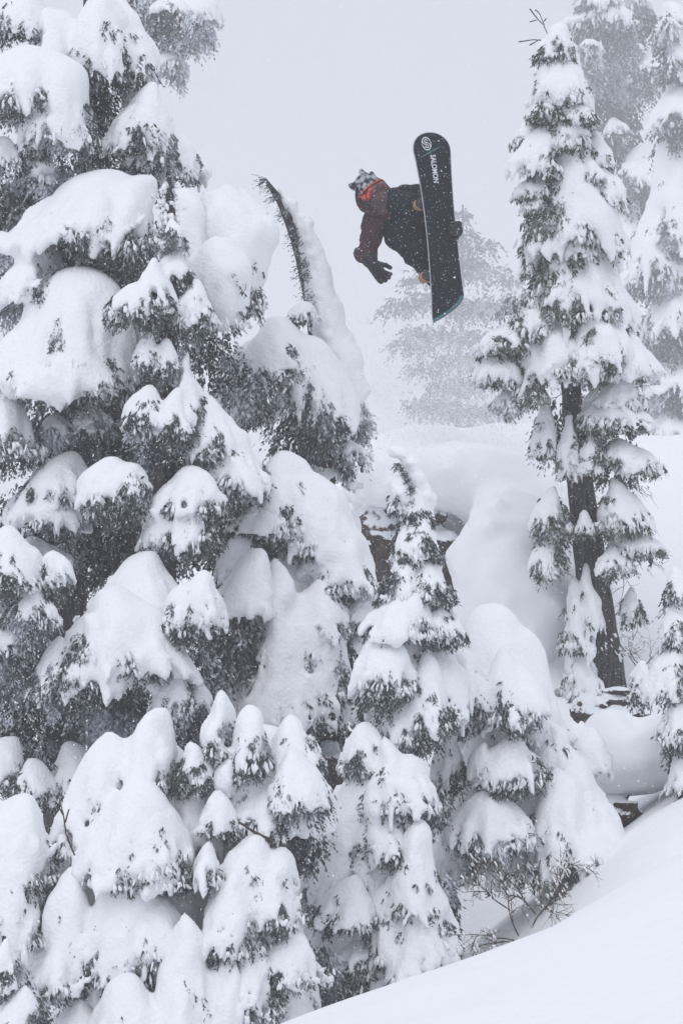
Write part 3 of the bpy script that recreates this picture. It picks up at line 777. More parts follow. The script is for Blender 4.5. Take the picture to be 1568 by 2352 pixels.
def right_group():
    d = 17.2
    t = new_tree('bushy fir with a round snow dome and fingered bough ends above the slope', (1180, 2300), d)
    trunk(t, [(1100, 1420), (1040, 1850), (1030, 2120)], d + .45, 20, 34)
    fill(t, [(1120, 1650, 90, 60, .2), (1100, 1790, 90, 60, .25), (1030, 1850, 40, 80, .3), (1250, 1700, 60, 60, .2), (1250, 1960, 110, 60, .2), (1370, 1940, 60, 50, .1)], d, .14, 1.1)
    build(t, d, [
        (1190, 1560, 1040, 1330, 1960, 2.0, 40, .4, dict(patch=.3)), (1130, 1640, 1010, 1240, 1900, 2.2, 40, .15, dict(frost=.3)),
        ([(1135, 1388, 1020, 1240, 1620, 1.9, .4), (1190, 1450, 1080, 1286, 1700, 2.3, .4), (1062, 1485, 1030, 1118, 1600, 2.0), (1150, 1486, 1100, 1200, 1640, 1.8, -.05), (1190, 1520, 1140, 1240, 1635, 1.7, -.05)], 46, -.15),
        ([(1028, 1650, 998, 1070, 1790, 1.8)], 40, -.2),
        ([(1110, 1700, 1094, 1140, 1790, 1.8), (1165, 1688, 1120, 1264, 1790, 1.7)], 36, -.35),
        ([(1115, 1812, 1030, 1175, 1935, 1.7), (1160, 1830, 1110, 1235, 1930, 1.5)], 38, -.5),
        ([(1050, 1900, 1022, 1090, 2010, 1.5)], 20, -.3, dict(frost=.5)),
        ([(1265, 1650, 1220, 1310, 1760, 1.8)], 40, 0, dict(patch=.5)),
        ([(1275, 1755, 1200, 1350, 1975, 1.5, -.1), (1320, 1880, 1230, 1400, 1960, 1.5, -.1), (1300, 1700, 1230, 1400, 1920, 1.5, .15), (1350, 1820, 1290, 1430, 1960, 1.4, .15), (1370, 1850, 1300, 1445, 1975, 1.3, .05)], 46, -.18),
        ([(1295, 1645, 1265, 1325, 1780, 2.3), (1335, 1650, 1305, 1365, 1780, 2.3), (1365, 1665, 1335, 1395, 1780, 2.2)], 0, .3, dict(rag=.3)),
    ])
    return t
right_group()

def lower_centre():
    d = 16.0
    t = new_tree('shaded cone-shaped fir draped in sagging snow at the foot of the slope', (900, 2300), d)
    trunk(t, [(860, 1680), (880, 2300)], d + .5, 30, 80)
    fill(t, [(800, 2200, 110, 90, .2), (960, 1840, 60, 70, .25), (760, 2080, 70, 60, .35), (880, 1930, 60, 60, .2), (1020, 2080, 30, 80, .2)], d, .16, 1.2)
    build(t, d, [
        (880, 1700, 710, 1030, 2230, 2.2, 30, .35, dict(patch=.2)), (790, 1950, 690, 870, 2200, 2, 40, .2, dict(patch=.4, frost=.3)),
        ([(840, 1655, 780, 890, 1760, 1.8)], 40, .1, dict(frost=.4, patch=.4)),
        ([(890, 1690, 830, 950, 1850, 1.6), (940, 1730, 880, 1005, 1850, 1.8), (870, 1800, 820, 930, 1930, 1.5), (830, 1760, 730, 880, 2020, 1.4, .1), (760, 1900, 690, 850, 2060, 1.4, .1), (900, 1850, 850, 930, 1950, 1.5, -.1)], 48, -.05),
        ([(950, 1878, 890, 1012, 2080, 1.8), (970, 1990, 880, 1040, 2170, 1.6), (1000, 2060, 950, 1052, 2170, 1.6), (885, 2025, 845, 945, 2190, 1.8, .05), (925, 2150, 885, 975, 2250, 1.9, -.15)], 36, -.3, dict(patch=.15)),
        ([(808, 2008, 722, 860, 2105, 1.4)], 55, -.3),
        ([(830, 2150, 780, 880, 2210, 1.7)], 50, -.25, dict(frost=.3, patch=.5)),
    ])
lower_centre()

def tall_pine():
    d = 23.5
    t = new_tree('tall narrow pine with a bare dark trunk and snow-clumped boughs', (1395, 1600), d)
    trunk(t, [(1282, 60), (1290, 400), (1305, 850), (1330, 1100), (1362, 1350), (1398, 1600)], d + .2, 10, 92, n=16, seg=30)
    tw = [[(1262, 95), (1250, 60), (1232, 42), (1216, 20)], [(1250, 60), (1238, 30), (1228, 22)], [(1246, 52), (1254, 42)], [(1232, 46), (1216, 50)], [(1262, 100), (1232, 90), (1190, 96)], [(1240, 90), (1215, 104)]]
    for k, p in enumerate(tw): trunk(t, p, d + .05, 1.8, 3.2, 'twig', M_TWIG, 5, 6, .1)
    fill(t, [(1285, 170, 45, 110, .15), (1295, 330, 60, 100, .15), (1300, 470, 65, 110, .15), (1310, 620, 65, 110, .15), (1240, 668, 34, 26, 0), (1205, 682, 36, 22, -.05), (1165, 698, 36, 13, -.1), (1125, 710, 32, 7, -.1), (1320, 790, 90, 80, .15), (1410, 900, 60, 60, .1), (1270, 990, 40, 80, .1), (1420, 1050, 60, 60, .1), (1265, 1200, 35, 90, .1), (1430, 1210, 45, 70, .1)], d, .22, 1.1, fmat=M_FOLG)
    o = dict(patch=.5)
    build(t, d, [
        (1288, 100, 1222, 1352, 340, 2.2, 30, .1, o), (1300, 290, 1200, 1400, 560, 2.0, 30, .1, o), (1310, 490, 1210, 1420, 740, 2.0, 30, .1, o), (1300, 680, 1190, 1440, 860, 1.8, 30, .12, o),
        (1282, 52, 1232, 1312, 135, 2.0, 24, -.02, dict(patch=.5)),
        (1285, 135, 1213, 1345, 240, 2.3, 20, -.05, dict(patch=.5)),
        ([(1250, 213, 1213, 1300, 270, 1.8), (1320, 230, 1260, 1368, 280, 1.7)], 26, -.1, dict(patch=.5)),
        (1210, 275, 1175, 1248, 325, 1.6, 26, -.02), (1253, 285, 1188, 1286, 395, 1.8, 22, -.2, dict(patch=.1)),
        (1305, 283, 1270, 1352, 325, 1.7, 40, -.1), (1362, 298, 1340, 1405, 375, 1.5, 22, 0), (1345, 360, 1315, 1378, 412, 1.7, 26, -.2),
        (1385, 378, 1352, 1432, 465, 1.4, 26, -.08), (1240, 400, 1185, 1298, 450, 1.6, 26, -.05), (1252, 435, 1200, 1292, 480, 1.6, 40, -.12),
        (1310, 463, 1278, 1342, 505, 1.7, 30, -.2), (1372, 470, 1338, 1417, 560, 1.6, 36, -.12), (1268, 508, 1238, 1294, 575, 1.7, 26, -.2, o),
        (1325, 528, 1288, 1362, 592, 1.6, 30, -.25, o), (1222, 500, 1194, 1246, 625, 2.0, 20, .1), (1297, 595, 1262, 1337, 688, 1.8, 26, -.25),
        (1388, 608, 1335, 1442, 760, 2.2, 20, .05), ([(1365, 690, 1302, 1428, 830, 1.7), (1330, 760, 1300, 1370, 855, 1.7)], 36, -.25),
        ([(1225, 695, 1160, 1280, 770, 1.5), (1160, 745, 1088, 1220, 800, 1.3)], 26, -.1, dict(patch=.3)),
        (1145, 800, 1087, 1192, 870, 1.5, 30, -.15), (1265, 757, 1234, 1326, 862, 1.5, 30, -.3), (1222, 790, 1180, 1246, 905, 1.5, 36, -.2, dict(patch=.3)),
        (1165, 890, 1130, 1205, 930, 1.5, 26, -.1, dict(frost=.4)),
        (1435, 758, 1370, 1496, 858, 1.4, 30, -.05), (1430, 850, 1360, 1480, 930, 1.6, 30, 0, dict(frost=.35)),
        (1255, 908, 1222, 1283, 1040, 1.9, 16, .05), (1308, 950, 1276, 1328, 1080, 1.7, 24, -.1, o), (1395, 900, 1325, 1486, 975, 1.5, 40, -.02, o),
        ([(1360, 975, 1330, 1400, 1050, 1.6)], 30, -.1, o), ([(1420, 1003, 1385, 1460, 1050, 1.5), (1460, 1030, 1410, 1515, 1072, 1.3)], 26, -.1, dict(frost=.1)),
        (1350, 1045, 1328, 1378, 1080, 1.7, 16, -.2), (1405, 1093, 1372, 1482, 1205, 1.5, 36, -.1, o), (1265, 1115, 1230, 1306, 1210, 1.6, 40, -.05, o),
        (1258, 1222, 1224, 1292, 1300, 1.7, 40, -.05, o), (1410, 1250, 1381, 1452, 1305, 1.5, 26, -.2), (1445, 1205, 1400, 1512, 1260, 1.4, 30, 0, o),
        ([(1312, 1322, 1284, 1345, 1480, 1.8), (1340, 1290, 1318, 1362, 1420, 1.7), (1315, 1440, 1282, 1362, 1590, 1.7)], 26, .05, dict(patch=.3)),
        (1450, 1345, 1428, 1474, 1410, 1.6, 40, 0, o), (1340, 1170, 1325, 1362, 1215, 1.5, 20, -.15),
    ], fmat=M_FOLG, clump=1.5)
tall_pine()

def edge_fir():
    d = 17.6
    t = new_tree('small fir with rounded snow clumps standing by the brown rock ledge', (1570, 1850), d)
    trunk(t, [(1550, 1310), (1575, 1850)], d + .1, 6, 40)
    fill(t, [(1550, 1450, 25, 120, .05), (1560, 1640, 35, 120, .05)], d, .2, 1.2)
    build(t, d, [(1548, 1299, 1528, 1580, 1370, 2.0, 24, 0, dict(patch=.4)), (1550, 1375, 1518, 1590, 1470, 1.7, 30, -.03, dict(patch=.5)),
        (1545, 1470, 1490, 1590, 1590, 1.5, 36, -.08, dict(patch=.3)), (1562, 1560, 1520, 1620, 1690, 1.6, 50, -.12, dict(patch=.3)), (1580, 1680, 1545, 1640, 1800, 1.6, 60, -.12)], clump=1.4)
    t = new_tree('snow-capped sapling before the brown rock ledge', (1475, 1620), 20.6)
    trunk(t, [(1474, 1520), (1475, 1640)], 20.6, 4, 8)
    build(t, 20.6, [(1474, 1514, 1450, 1498, 1570, 1.7, 26, 0), (1468, 1560, 1445, 1490, 1600, 1.5, 24, -.04)])
edge_fir()

# ------------------------------------------------------------------ bare twigs
def twig_mesh(base, dirn, L, depth, r, rs):
    out = []
    def go(p, d_, L_, lv, r_):
        n = 4; pts = [p]
        for i in range(n):
            d_ = d_ + rs.normal(0, .16, 3) + np.array([0, 0, -.05]); d_ /= np.linalg.norm(d_); pts.append(pts[-1] + d_ * L_ / n)
        out.append(tube(pts, np.linspace(r_, r_ * .55, n + 1), 4))
        if lv > 0:
            for i in range(int(rs.integers(3, 6))):
                k = rs.integers(1, n + 1); e = d_ + rs.normal(0, .65, 3); e /= np.linalg.norm(e)
                go(pts[k], e, L_ * rs.uniform(.45, .7), lv - 1, r_ * .6)
    go(np.asarray(base, float), np.asarray(dirn, float) / np.linalg.norm(dirn), L, depth, r)
    v, f, o = [], [], 0
    for a, b in out: v.append(a); f.append(b + o); o += len(a)
    return np.concatenate(v), np.concatenate(f)
def shrub(label, base, d, specs, seed, r=.005):
    rs = np.random.default_rng(seed)
    t = empty('bare_shrub', P3(base[0], base[1], d)); tag(t, label, 'shrub')
    for (vx, vy, dx, dz, L) in specs:
        v, f = twig_mesh(P3(vx, vy, d), (dx, rs.normal(0, .4), dz), L * K * d, 3, r, rs); mesh_obj('stem', v, f, M_TWIG, t)
        n = 14; idx = rs.integers(0, len(v), n)
        lv, lf = lumps(v[idx] + [0, 0, .012], np.tile([[.5, 0, -.86]], (n, 1)), rs.uniform(1.2, 3, n) * K * d, rs.uniform(4, 9, n) * K * d)
        tag(mesh_obj('snow_clump', lv, lf, M_SNOW, t), kind='stuff')
shrub('leafless brown shrub half buried behind the slope crest', (1170, 2180), 15.2,
    [(1180, 2160, -.8, .25, 90), (1190, 2150, -.5, .7, 110), (1220, 2130, .2, 1, 110), (1250, 2090, .3, .9, 100), (1200, 2170, -.9, .05, 80), (1170, 2090, -.7, .3, 90), (1280, 2060, .2, .7, 80), (1230, 2100, -.6, .6, 90)], 5)
shrub('thin brown twigs hanging under the fingered boughs above the slope', (1130, 1960), 16.6,
    [(1150, 1950, -.8, -.3, 80), (1180, 1955, -.6, -.5, 90), (1120, 1950, -.5, -.5, 70), (1200, 1960, .4, -.6, 80), (1240, 1975, -.2, -.8, 80), (1300, 1990, .2, -.8, 70), (1180, 1960, -.9, -.1, 90)], 6, .004)
shrub('leafless shrub in front of the tall pine trunk base', (1470, 1560), 22.5, [(1470, 1540, .0, 1, 90), (1465, 1540, -.4, .9, 70), (1475, 1540, .5, .8, 60)], 8, .005)
pine = [o for o in bpy.data.objects if o.get('label', '').startswith('tall narrow pine')][0]; rs_ = np.random.default_rng(11)
for vx, vy, dx, dz, L in [(1400, 1100, .8, -.3, 70), (1430, 1170, .9, -.3, 60), (1440, 1090, 1, .1, 60), (1300, 900, -.8, -.3, 60), (1420, 900, .9, .2, 60), (1290, 1150, -.3, -.9, 60), (1450, 1250, .8, -.6, 70), (1420, 1290, .4, -.9, 80), (1360, 1090, .6, -.6, 60), (1460, 1400, .3, -.9, 50), (1270, 1260, -.2, -.9, 60)]:
    v, f = twig_mesh(P3(vx, vy, 23.4), (dx, -.3, dz), L * K * 23.4, 2, .004, rs_); mesh_obj('twig', v, f, M_TWIG, pine)
t_ = empty('bare_sapling', P3(172, 1965, 14.7)); tag(t_, 'thin leafless sapling twig sticking out of the squat fir snow', 'sapling')
for nm, p_ in (('stem', [(172, 1965), (152, 1915), (146, 1870), (136, 1832)]), ('twig', [(146, 1872), (128, 1840), (121, 1842)]), ('twig', [(150, 1890), (158, 1862), (160, 1858)])):
    pp = np.array([P3(a, b, 14.7) for a, b in p_]); v, f = tube(pp, np.linspace(.006, .003, len(pp)), 5); mesh_obj(nm, v, f, M_TWIG, t_)

# ------------------------------------------------------------------ hazy trees far behind
def far_tree(label, base, d, trunk_pts, rows, blobs, frost, lk=1.0, dens=1.0, hang=.8):
    t = new_tree(label, base, d, 'hazy trees far behind')
    trunk(t, trunk_pts, d, 4, 14)
    if blobs: fill(t, blobs, d, frost, dens, leafk=lk, hang=hang, speck=.05)
    build(t, d, rows, frost=frost, deep=3.0)
    return t
far_tree('large hazy fir behind the tall pine, its snow streaked boughs fading grey', (1480, 1150), 120, [(1440, -200), (1460, 1150)],
    [([(1400, 10, 1300, 1460, 60, 1.6)], 80, 0), (1345, 90, 1320, 1375, 120, 1.4, 60, -1), (1470, 330, 1400, 1530, 420, 1.3, 100, -1), (1440, 440, 1380, 1500, 560, 1.3, 90, -.5),
     (1480, 120, 1440, 1530, 180, 1.4, 80, 0), (1400, 270, 1380, 1440, 310, 1.4, 60, -.6), (1500, 480, 1450, 1560, 600, 1.4, 90, -.6), (1470, 640, 1420, 1540, 740, 1.4, 100, -.6), (1500, 800, 1440, 1560, 890, 1.4, 90, -.6), (1470, 930, 1400, 1540, 1000, 1.4, 70, -.4), (1370, -30, 1330, 1420, 20, 1.5, 80, 0)],
    [(1400, 90, 70, 90, 0), (1410, 260, 50, 130, 0), (1470, 480, 60, 120, 0), (1490, 700, 70, 150, 0), (1480, 900, 80, 120, 0), (1400, 480, 50, 120, 0), (1410, 20, 90, 60, 0), (1370, 180, 50, 120, 0)], .27, 1.3, 1.1)
far_tree('hazy fir with long white snow curtains hanging beside the snow streaked hazy fir', (1590, 1150), 92, [(1580, -200), (1590, 1150)],
    [([(1530, 5, 1494, 1580, 90, 1.8), (1525, 80, 1520, 1600, 180, 1.8)], 30, 0), ([(1545, 300, 1480, 1620, 560, 1.5), (1500, 420, 1430, 1560, 640, 1.2)], 90, -.4), (1550, 180, 1500, 1620, 290, 1.6, 90, 0),
     (1550, 620, 1480, 1620, 760, 1.4, 100, -.6), (1560, 800, 1500, 1620, 900, 1.4, 90, -.6), (1540, 940, 1480, 1600, 1000, 1.4, 50, -.6)],
    [(1560, 300, 60, 100, 0), (1560, 600, 80, 130, 0), (1560, 850, 80, 130, 0), (1560, 120, 50, 60, 0)], .27, 1.2, .9)
far_tree('pale ghostly fir fading into the storm directly behind the snowboard', (1040, 1250), 200, [(1062, 470), (1060, 700), (1040, 1250)], [],
    [(1061, 490, 12, 18, 0), (1070, 530, 30, 9, 0), (1050, 550, 27, 13, 0), (1100, 562, 43, 9, -2), (1125, 550, 21, 7, -2), (1060, 600, 54, 16, 0), (1000, 610, 45, 9, -3), (960, 635, 45, 9, -4), (1110, 620, 54, 12, -2), (1165, 640, 36, 9, 0),
     (930, 690, 49, 12, -4), (900, 705, 31, 8, -4), (1000, 680, 54, 17, -3), (1150, 690, 54, 13, -2), (1070, 700, 63, 24, 0), (1000, 760, 81, 18, -3), (1120, 770, 72, 18, -3), (940, 790, 45, 13, -4), (1070, 820, 72, 18, 0), (980, 840, 45, 12, -3), (1140, 850, 54, 16, -3), (1050, 880, 81, 18, 0), (1060, 940, 99, 18, 0), (980, 920, 54, 18, 0)], -.12, .85, 2.6, .45)

# ------------------------------------------------------------------ haze: one even body of air round everything
def box(name, lo, hi, m):
    v = [(x, y, z) for x in (lo[0], hi[0]) for y in (lo[1], hi[1]) for z in (lo[2], hi[2])]
    f = [(0, 1, 3, 2), (4, 6, 7, 5), (0, 4, 5, 1), (2, 3, 7, 6), (0, 2, 6, 4), (1, 5, 7, 3)]
    return mesh_obj(name, v, f, m, smooth=False)
hm = bpy.data.materials.new('haze'); hm.use_nodes = True; hn = hm.node_tree; hn.nodes.clear()
pv = hn.nodes.new('ShaderNodeVolumePrincipled'); pv.inputs['Color'].default_value = (.97, .975, .985, 1); pv.inputs['Density'].default_value = .0037
pv.inputs['Anisotropy'].default_value = .1
ho = hn.nodes.new('ShaderNodeOutputMaterial'); hn.links.new(pv.outputs[0], ho.inputs['Volume'])
hz = box('haze', (-950, -60, -12), (950, 1250, 60), hm); tag(hz, kind='stuff')

# ------------------------------------------------------------------ the rider and the snowboard
RD = 20.0; RS = K * RD
def J(vx, vy, dy=0): return P3(vx, vy, RD) + np.array([0, dy, 0])
def plain(name, c, rough=.8, spec=.3, nscale=30, bstr=.3, c2=None, metal=0):
    m, t, b = mat(name, rough, spec); b.inputs['Metallic'].default_value = metal
    nz, tc = bump(t, b, nscale, bstr, .01, 5)
    r = N(t, 'ShaderNodeMix', data_type='RGBA'); r.inputs[6].default_value = (*c, 1); r.inputs[7].default_value = (*(c2 or [min(1, x * 1.6) for x in c]), 1)
    t.links.new(nz.outputs['Fac'], r.inputs[0]); t.links.new(r.outputs[2], b.inputs['Base Color'])
    return m
def ramp_mat(name, stops, scale, rough=.7, spec=.3, detail=3):
    m, t, b = mat(name, rough, spec)
    nz, tc = bump(t, b, scale, .3, .01, detail)
    cr = N(t, 'ShaderNodeValToRGB'); e = cr.color_ramp.elements
    for i, (p, c) in enumerate(stops):
        el = e[i] if i < 2 else e.new(p)
        el.position = p; el.color = (*c, 1)
    t.links.new(nz.outputs['Fac'], cr.inputs[0]); t.links.new(cr.outputs[0], b.inputs['Base Color'])
    return m
M_BASE = plain('board_base', (.006, .0075, .013), .6, .16, 60, .1)
M_EDGE = plain('board_edge', (.34, .36, .40), .4, .5)
M_TEAL = plain('teal_print', (.045, .12, .13), .5)
M_WHITE = plain('white_print', (.55, .57, .6), .6)
M_SKIN = plain('skin', (.36, .2, .16), .6)
M_MAROON = plain('maroon_shell', (.075, .032, .038), .8, .25, 14, .5, (.05, .022, .028))
M_BLACK = plain('black_shell', (.008, .009, .016), .8, .25, 14, .5)
M_GLOVE = plain('glove_leather', (.011, .012, .015), .6, .35, 40, .4)
M_BOOT = plain('tan_boot', (.30, .185, .105), .7, .3, 30, .3)
M_BIND = plain('binding', (.02, .02, .022), .5, .4)
M_BEANIE = ramp_mat('patterned_knit', [(.36, (.012, .013, .017)), (.58, (.42, .44, .48)), (.47, (.05, .055, .065))], 26, .9)
M_LENS = ramp_mat('mirror_lens', [(.38, (.035, .012, .02)), (.70, (.7, .11, .04)), (.57, (.25, .01, .03))], 17, .22, .5, 1)
M_ORANGE = plain('orange_strap', (.42, .065, .03), .6)
M_GAITER = plain('mauve_gaiter', (.075, .048, .055), .9, .2, 40, .4)

def sdf_obj(name, chains, h, k, m, parent, nz=0.0, ns=9.0, extra=None):
    """chains: lists of (point, radius); joined smoothly into one surface"""
    allp = np.array([p for c in chains for p, _ in c]); rm = max(r for c in chains for _, r in c)
    X, Y, Z, org = grid(allp.min(0) - rm - .02, allp.max(0) + rm + .02, h)
    F = None
    for c in chains:
        for i in range(max(1, len(c) - 1)):
            a = c[i]; b = c[min(i + 1, len(c) - 1)]
            f = round_cone(X, Y, Z, a[0], b[0], a[1], b[1]); F = f if F is None else smin(F, f, k)
    if nz: F = F + nz * noise(X * ns, Y * ns, Z * ns) + .5 * nz * noise(X * ns * 2.3, Y * ns * 2.3, Z * ns * 2.3)
    if extra: F = extra(F, X, Y, Z)
    V, Q = surface_nets(F, org, h)
    return mesh_obj(name, V, Q, m, parent)

# --- snowboard, base towards the camera
bc = J(1011, 520)
ba = (J(988, 302) - J(1034, 738)); ba /= np.linalg.norm(ba)
bn = np.array([.26, -.96, .0]); bn -= ba * (bn @ ba); bn /= np.linalg.norm(bn)
bw = np.cross(ba, bn); bw = bw if bw[0] > 0 else -bw
def kick(l):
    return (max(0, l - .5) / .27) ** 2 * .055 + (max(0, -l - .5) / .27) ** 2 * .05 - .012 * (1 - (l / .5) ** 2) * (abs(l) < .5)
def B(w, l, o=0):                  # board coordinates to the world; o = height above the base, towards the viewer
    return bc + bw * w + ba * l + bn * (o - kick(l))
def sides(l):
    hw = .124 + (.030 if l > 0 else .014) * (abs(l) / .6) ** 2
    if l > .60:
        q = math.sqrt(max(0, 1 - ((l - .60) / .1701) ** 2)) ; return -hw * q + .0, hw * q
    if l < -.56:
        q = (-l - .56) / .2101; a = -hw + .02 * q ** 4; b = hw - (2 * hw) * q ** 1.9 
        return a, max(b, a + .002)
    return -hw, hw
ls = np.concatenate([np.linspace(-.77, -.56, 22), np.linspace(-.54, .58, 40), .60 + .17 * np.sin(np.linspace(0, math.pi / 2, 18))])
nw = 9; V = []; F = []
for l in ls:
    a, b = sides(l)
    for k in range(nw): V.append(B(a + (b - a) * k / (nw - 1), l))
    for k in range(nw): V.append(B(a + (b - a) * k / (nw - 1), l, -.011))
st = 2 * nw
for i in range(len(ls) - 1):
    for k in range(nw - 1):
        F.append((i * st + k, i * st + k + 1, (i + 1) * st + k + 1, (i + 1) * st + k))
        F.append((i * st + nw + k, (i + 1) * st + nw + k, (i + 1) * st + nw + k + 1, i * st + nw + k + 1))
    for k in (0, nw - 1):
        F.append((i * st + k, (i + 1) * st + k, (i + 1) * st + nw + k, i * st + nw + k))
board = empty('snowboard', bc); tag(board, 'dark snowboard with white lettering on its base, held in mid-air', 'snowboard')
mesh_obj('deck', V, F, M_BASE, board, smooth=False)
ol = [B(sides(l)[0], l, -.004) for l in ls] + [B(sides(l)[1], l, -.004) for l in ls[::-1]]
ol.append(ol[0]); v, f = tube(ol, [.0052] * len(ol), 6); mesh_obj('edge', v, f, M_EDGE, board)
tl = [l for l in ls if l < -.58]; tv = []
for l in tl:
    a, b = sides(l); tv += [B(b - .004, l + .004, .0015), B(max(b - .03, a), l + .016, .0015)]
tf = [(2 * i, 2 * i + 1, 2 * i + 3, 2 * i + 2) for i in range(len(tl) - 1)]
mesh_obj('tail_stripe', tv, tf, M_TEAL, board, smooth=False)
def strip(name, pts, wd, m, off=.002):
    pts = np.array(pts, float); vv = []; ff = []
    for i in range(len(pts)):
        t = pts[min(i + 1, len(pts) - 1)] - pts[max(i - 1, 0)]; t /= np.linalg.norm(t) + 1e-9; nn = np.array([-t[1], t[0]]) * wd / 2
        for sg in (1, -1): q = pts[i] + nn * sg; vv.append(B(q[0], q[1], off))
    ff = [(2 * i, 2 * i + 1, 2 * i + 3, 2 * i + 2) for i in range(len(pts) - 1)]
    return mesh_obj(name, vv, ff, m, board, smooth=False)
def bl(vx, vy):                    # layout point to board coordinates
    r = J(vx, vy) - bc; l = (r[2] - r[0] * 0) / ba[2]; w = (r[0] - ba[0] * l) / bw[0]; return w, l
strip('nose_line', [bl(966, 359), bl(1009, 339)], .009, M_TEAL)
strip('nose_tick', [bl(985, 337), bl(990, 352)], .006, M_TEAL, .003)
lw, ll = bl(980.6, 328); sv_, sf_ = [], []
rr = .0215
for dlt in (-.0085, .0085):
    top = [(lw + (rr + dlt) * math.cos(a) * 1.0, ll + .0215 + (rr + dlt) * math.sin(a)) for a in np.linspace(R(5), R(270), 26)]
    bot = [(lw - (rr - dlt) * math.cos(a) * 1.0, ll - .0215 - (rr - dlt) * math.sin(a)) for a in np.linspace(R(270), R(5), 26)]
    strip('emblem', top + bot, .0058, M_WHITE)
strip('emblem', [(lw + .037 * math.cos(a), ll + .055 * math.sin(a)) for a in np.linspace(0, 2 * math.pi, 40)], .0045, M_WHITE, .003)
fc = bpy.data.curves.new('lettering', 'FONT'); fc.body = 'SALOMON'; fc.size = 1; fc.offset = .022; fc.align_x = 'CENTER'; fc.align_y = 'CENTER'; fc.resolution_u = 3
fo = bpy.data.objects.new('lettering_source', fc); col.objects.link(fo); bpy.context.view_layer.update()
fm = bpy.data.meshes.new_from_object(fo.evaluated_get(bpy.context.evaluated_depsgraph_get()))
bpy.data.objects.remove(fo)
tx = np.array([v.co[:] for v in fm.vertices]); tx[:, 0] *= .228 / np.ptp(tx[:, 0]); tx[:, 1] *= .045 / np.ptp(tx[:, 1])
tw_, tl_ = bl(996.6, 387.8); tri = []
for p in fm.polygons:
    q = list(p.vertices); tri += [(q[0], q[i], q[i + 1]) for i in range(1, len(q) - 1)]
mesh_obj('lettering', [B(tw_ + y, tl_ - x, .003) for x, y, _ in tx], tri, M_WHITE, board, smooth=False)

# --- person
per = empty('person', J(940, 640, .3))
tag(per, 'snowboarder in maroon and black outerwear and red goggles, grabbing the board mid-air', 'person')
hd = J(857, 441, .06); hu = np.array([-.62, .1, .78]); hu /= np.linalg.norm(hu)
hf = np.array([.22, -.95, -.12]); hf -= hu * (hf @ hu); hf /= np.linalg.norm(hf); hr = np.cross(hf, hu); hr /= np.linalg.norm(hr)
if hr[0] < 0: hr = -hr
def H(r, u, f): return hd + hr * r + hu * u + hf * f
neck = H(0, -.13, -.03)
chest = J(889, 486, .22); belly = J(935, 508, .36); pelvis = J(978, 530, .46)
S1 = J(864, 502, .16); E1 = J(839, 578, .17); W1 = J(857, 606, .02)
S2 = J(912, 448, .26); E2 = J(972, 440, .36); W2 = J(1042, 520, .16)
H1 = J(960, 480, .42); K1 = J(908, 468, .06); A1 = B(-.02, .2, -.17)
H2 = J(972, 560, .40); K2 = J(911, 538, .10); A2 = B(-.02, -.385, -.17)
F1 = B(-.10, .2, -.06); F2 = B(-.10, -.385, -.06)
sdf_obj('body', [
    [(H(0, .035, -.015), .088), (H(0, -.03, .005), .08), (H(0, -.075, .03), .055)], [(H(0, -.01, .085), .014), (H(0, -.035, .1), .014)],
    [(H(-.085, -.01, -.01), .018), (H(-.09, .01, -.015), .014)], [(H(.085, -.01, -.01), .018), (H(.09, .01, -.015), .014)],
    [(H(0, -.06, -.02), .055), (neck, .06), (chest, .12), (belly, .11), (pelvis, .12)],
    [(chest, .1), (S1, .06), (E1, .045), (W1, .032)], [(chest, .1), (S2, .06), (E2, .045), (W2, .032)],
    [(pelvis, .1), (H1, .085), (K1, .06), (A1, .045), (F1, .035)], [(pelvis, .1), (H2, .085), (K2, .06), (A2, .045), (F2, .035)]], .014, .03, M_SKIN, per)
sdf_obj('jacket', [
    [(H(0, -.15, -.03), .085), (chest, .165), (belly, .165), (J(955, 520, .42), .17)], [(chest, .14), (S1, .098), (J(858, 522, .165), .08), (J(851, 541, .17), .088), (J(846, 558, .17), .074), (E1, .082), (W1, .05)],
    [(chest, .14), (J(898, 462, .22), .10), (S2, .095), (E2, .08), (W2, .055)]], .010, .03, M_MAROON, per, .02, 12)
# hood bunched round the head
hood = [[(H(math.cos(a) * .105, math.sin(a) * .115 - .01, -.075), .038)] for a in np.linspace(R(-60), R(240), 18)]
hood = [[hood[i][0], hood[i + 1][0]] for i in range(17)] + [[(H(0, -.12, -.07), .09), (H(0, -.17, -.03), .09)], [(H(.11, -.02, -.05), .03), (H(.12, -.11, -.03), .045)], [(H(-.115, -.03, -.05), .035), (H(-.10, -.12, -.02), .05)]]
sdf_obj('hood', hood, .009, .03, M_MAROON, per, .008, 14)
sdf_obj('trousers', [
    [(J(915, 500, .2), .11), (J(940, 515, .36), .15), (pelvis, .16), (J(1000, 540, .5), .13)], [(J(900, 500, .16), .10), (J(930, 500, .16), .12)],
    [(pelvis, .14), (H1, .125), (K1, .105), (A1, .085), (B(.0, .2, -.15), .07)],
    [(pelvis, .14), (H2, .125), (K2, .10), (A2, .082), (B(.0, -.385, -.15), .068)],
    [(J(930, 440, .25), .085), (J(985, 432, .3), .09)], [(J(925, 520, .12), .1), (J(975, 560, .2), .12)]], .011, .045, M_BLACK, per, .02, 10)
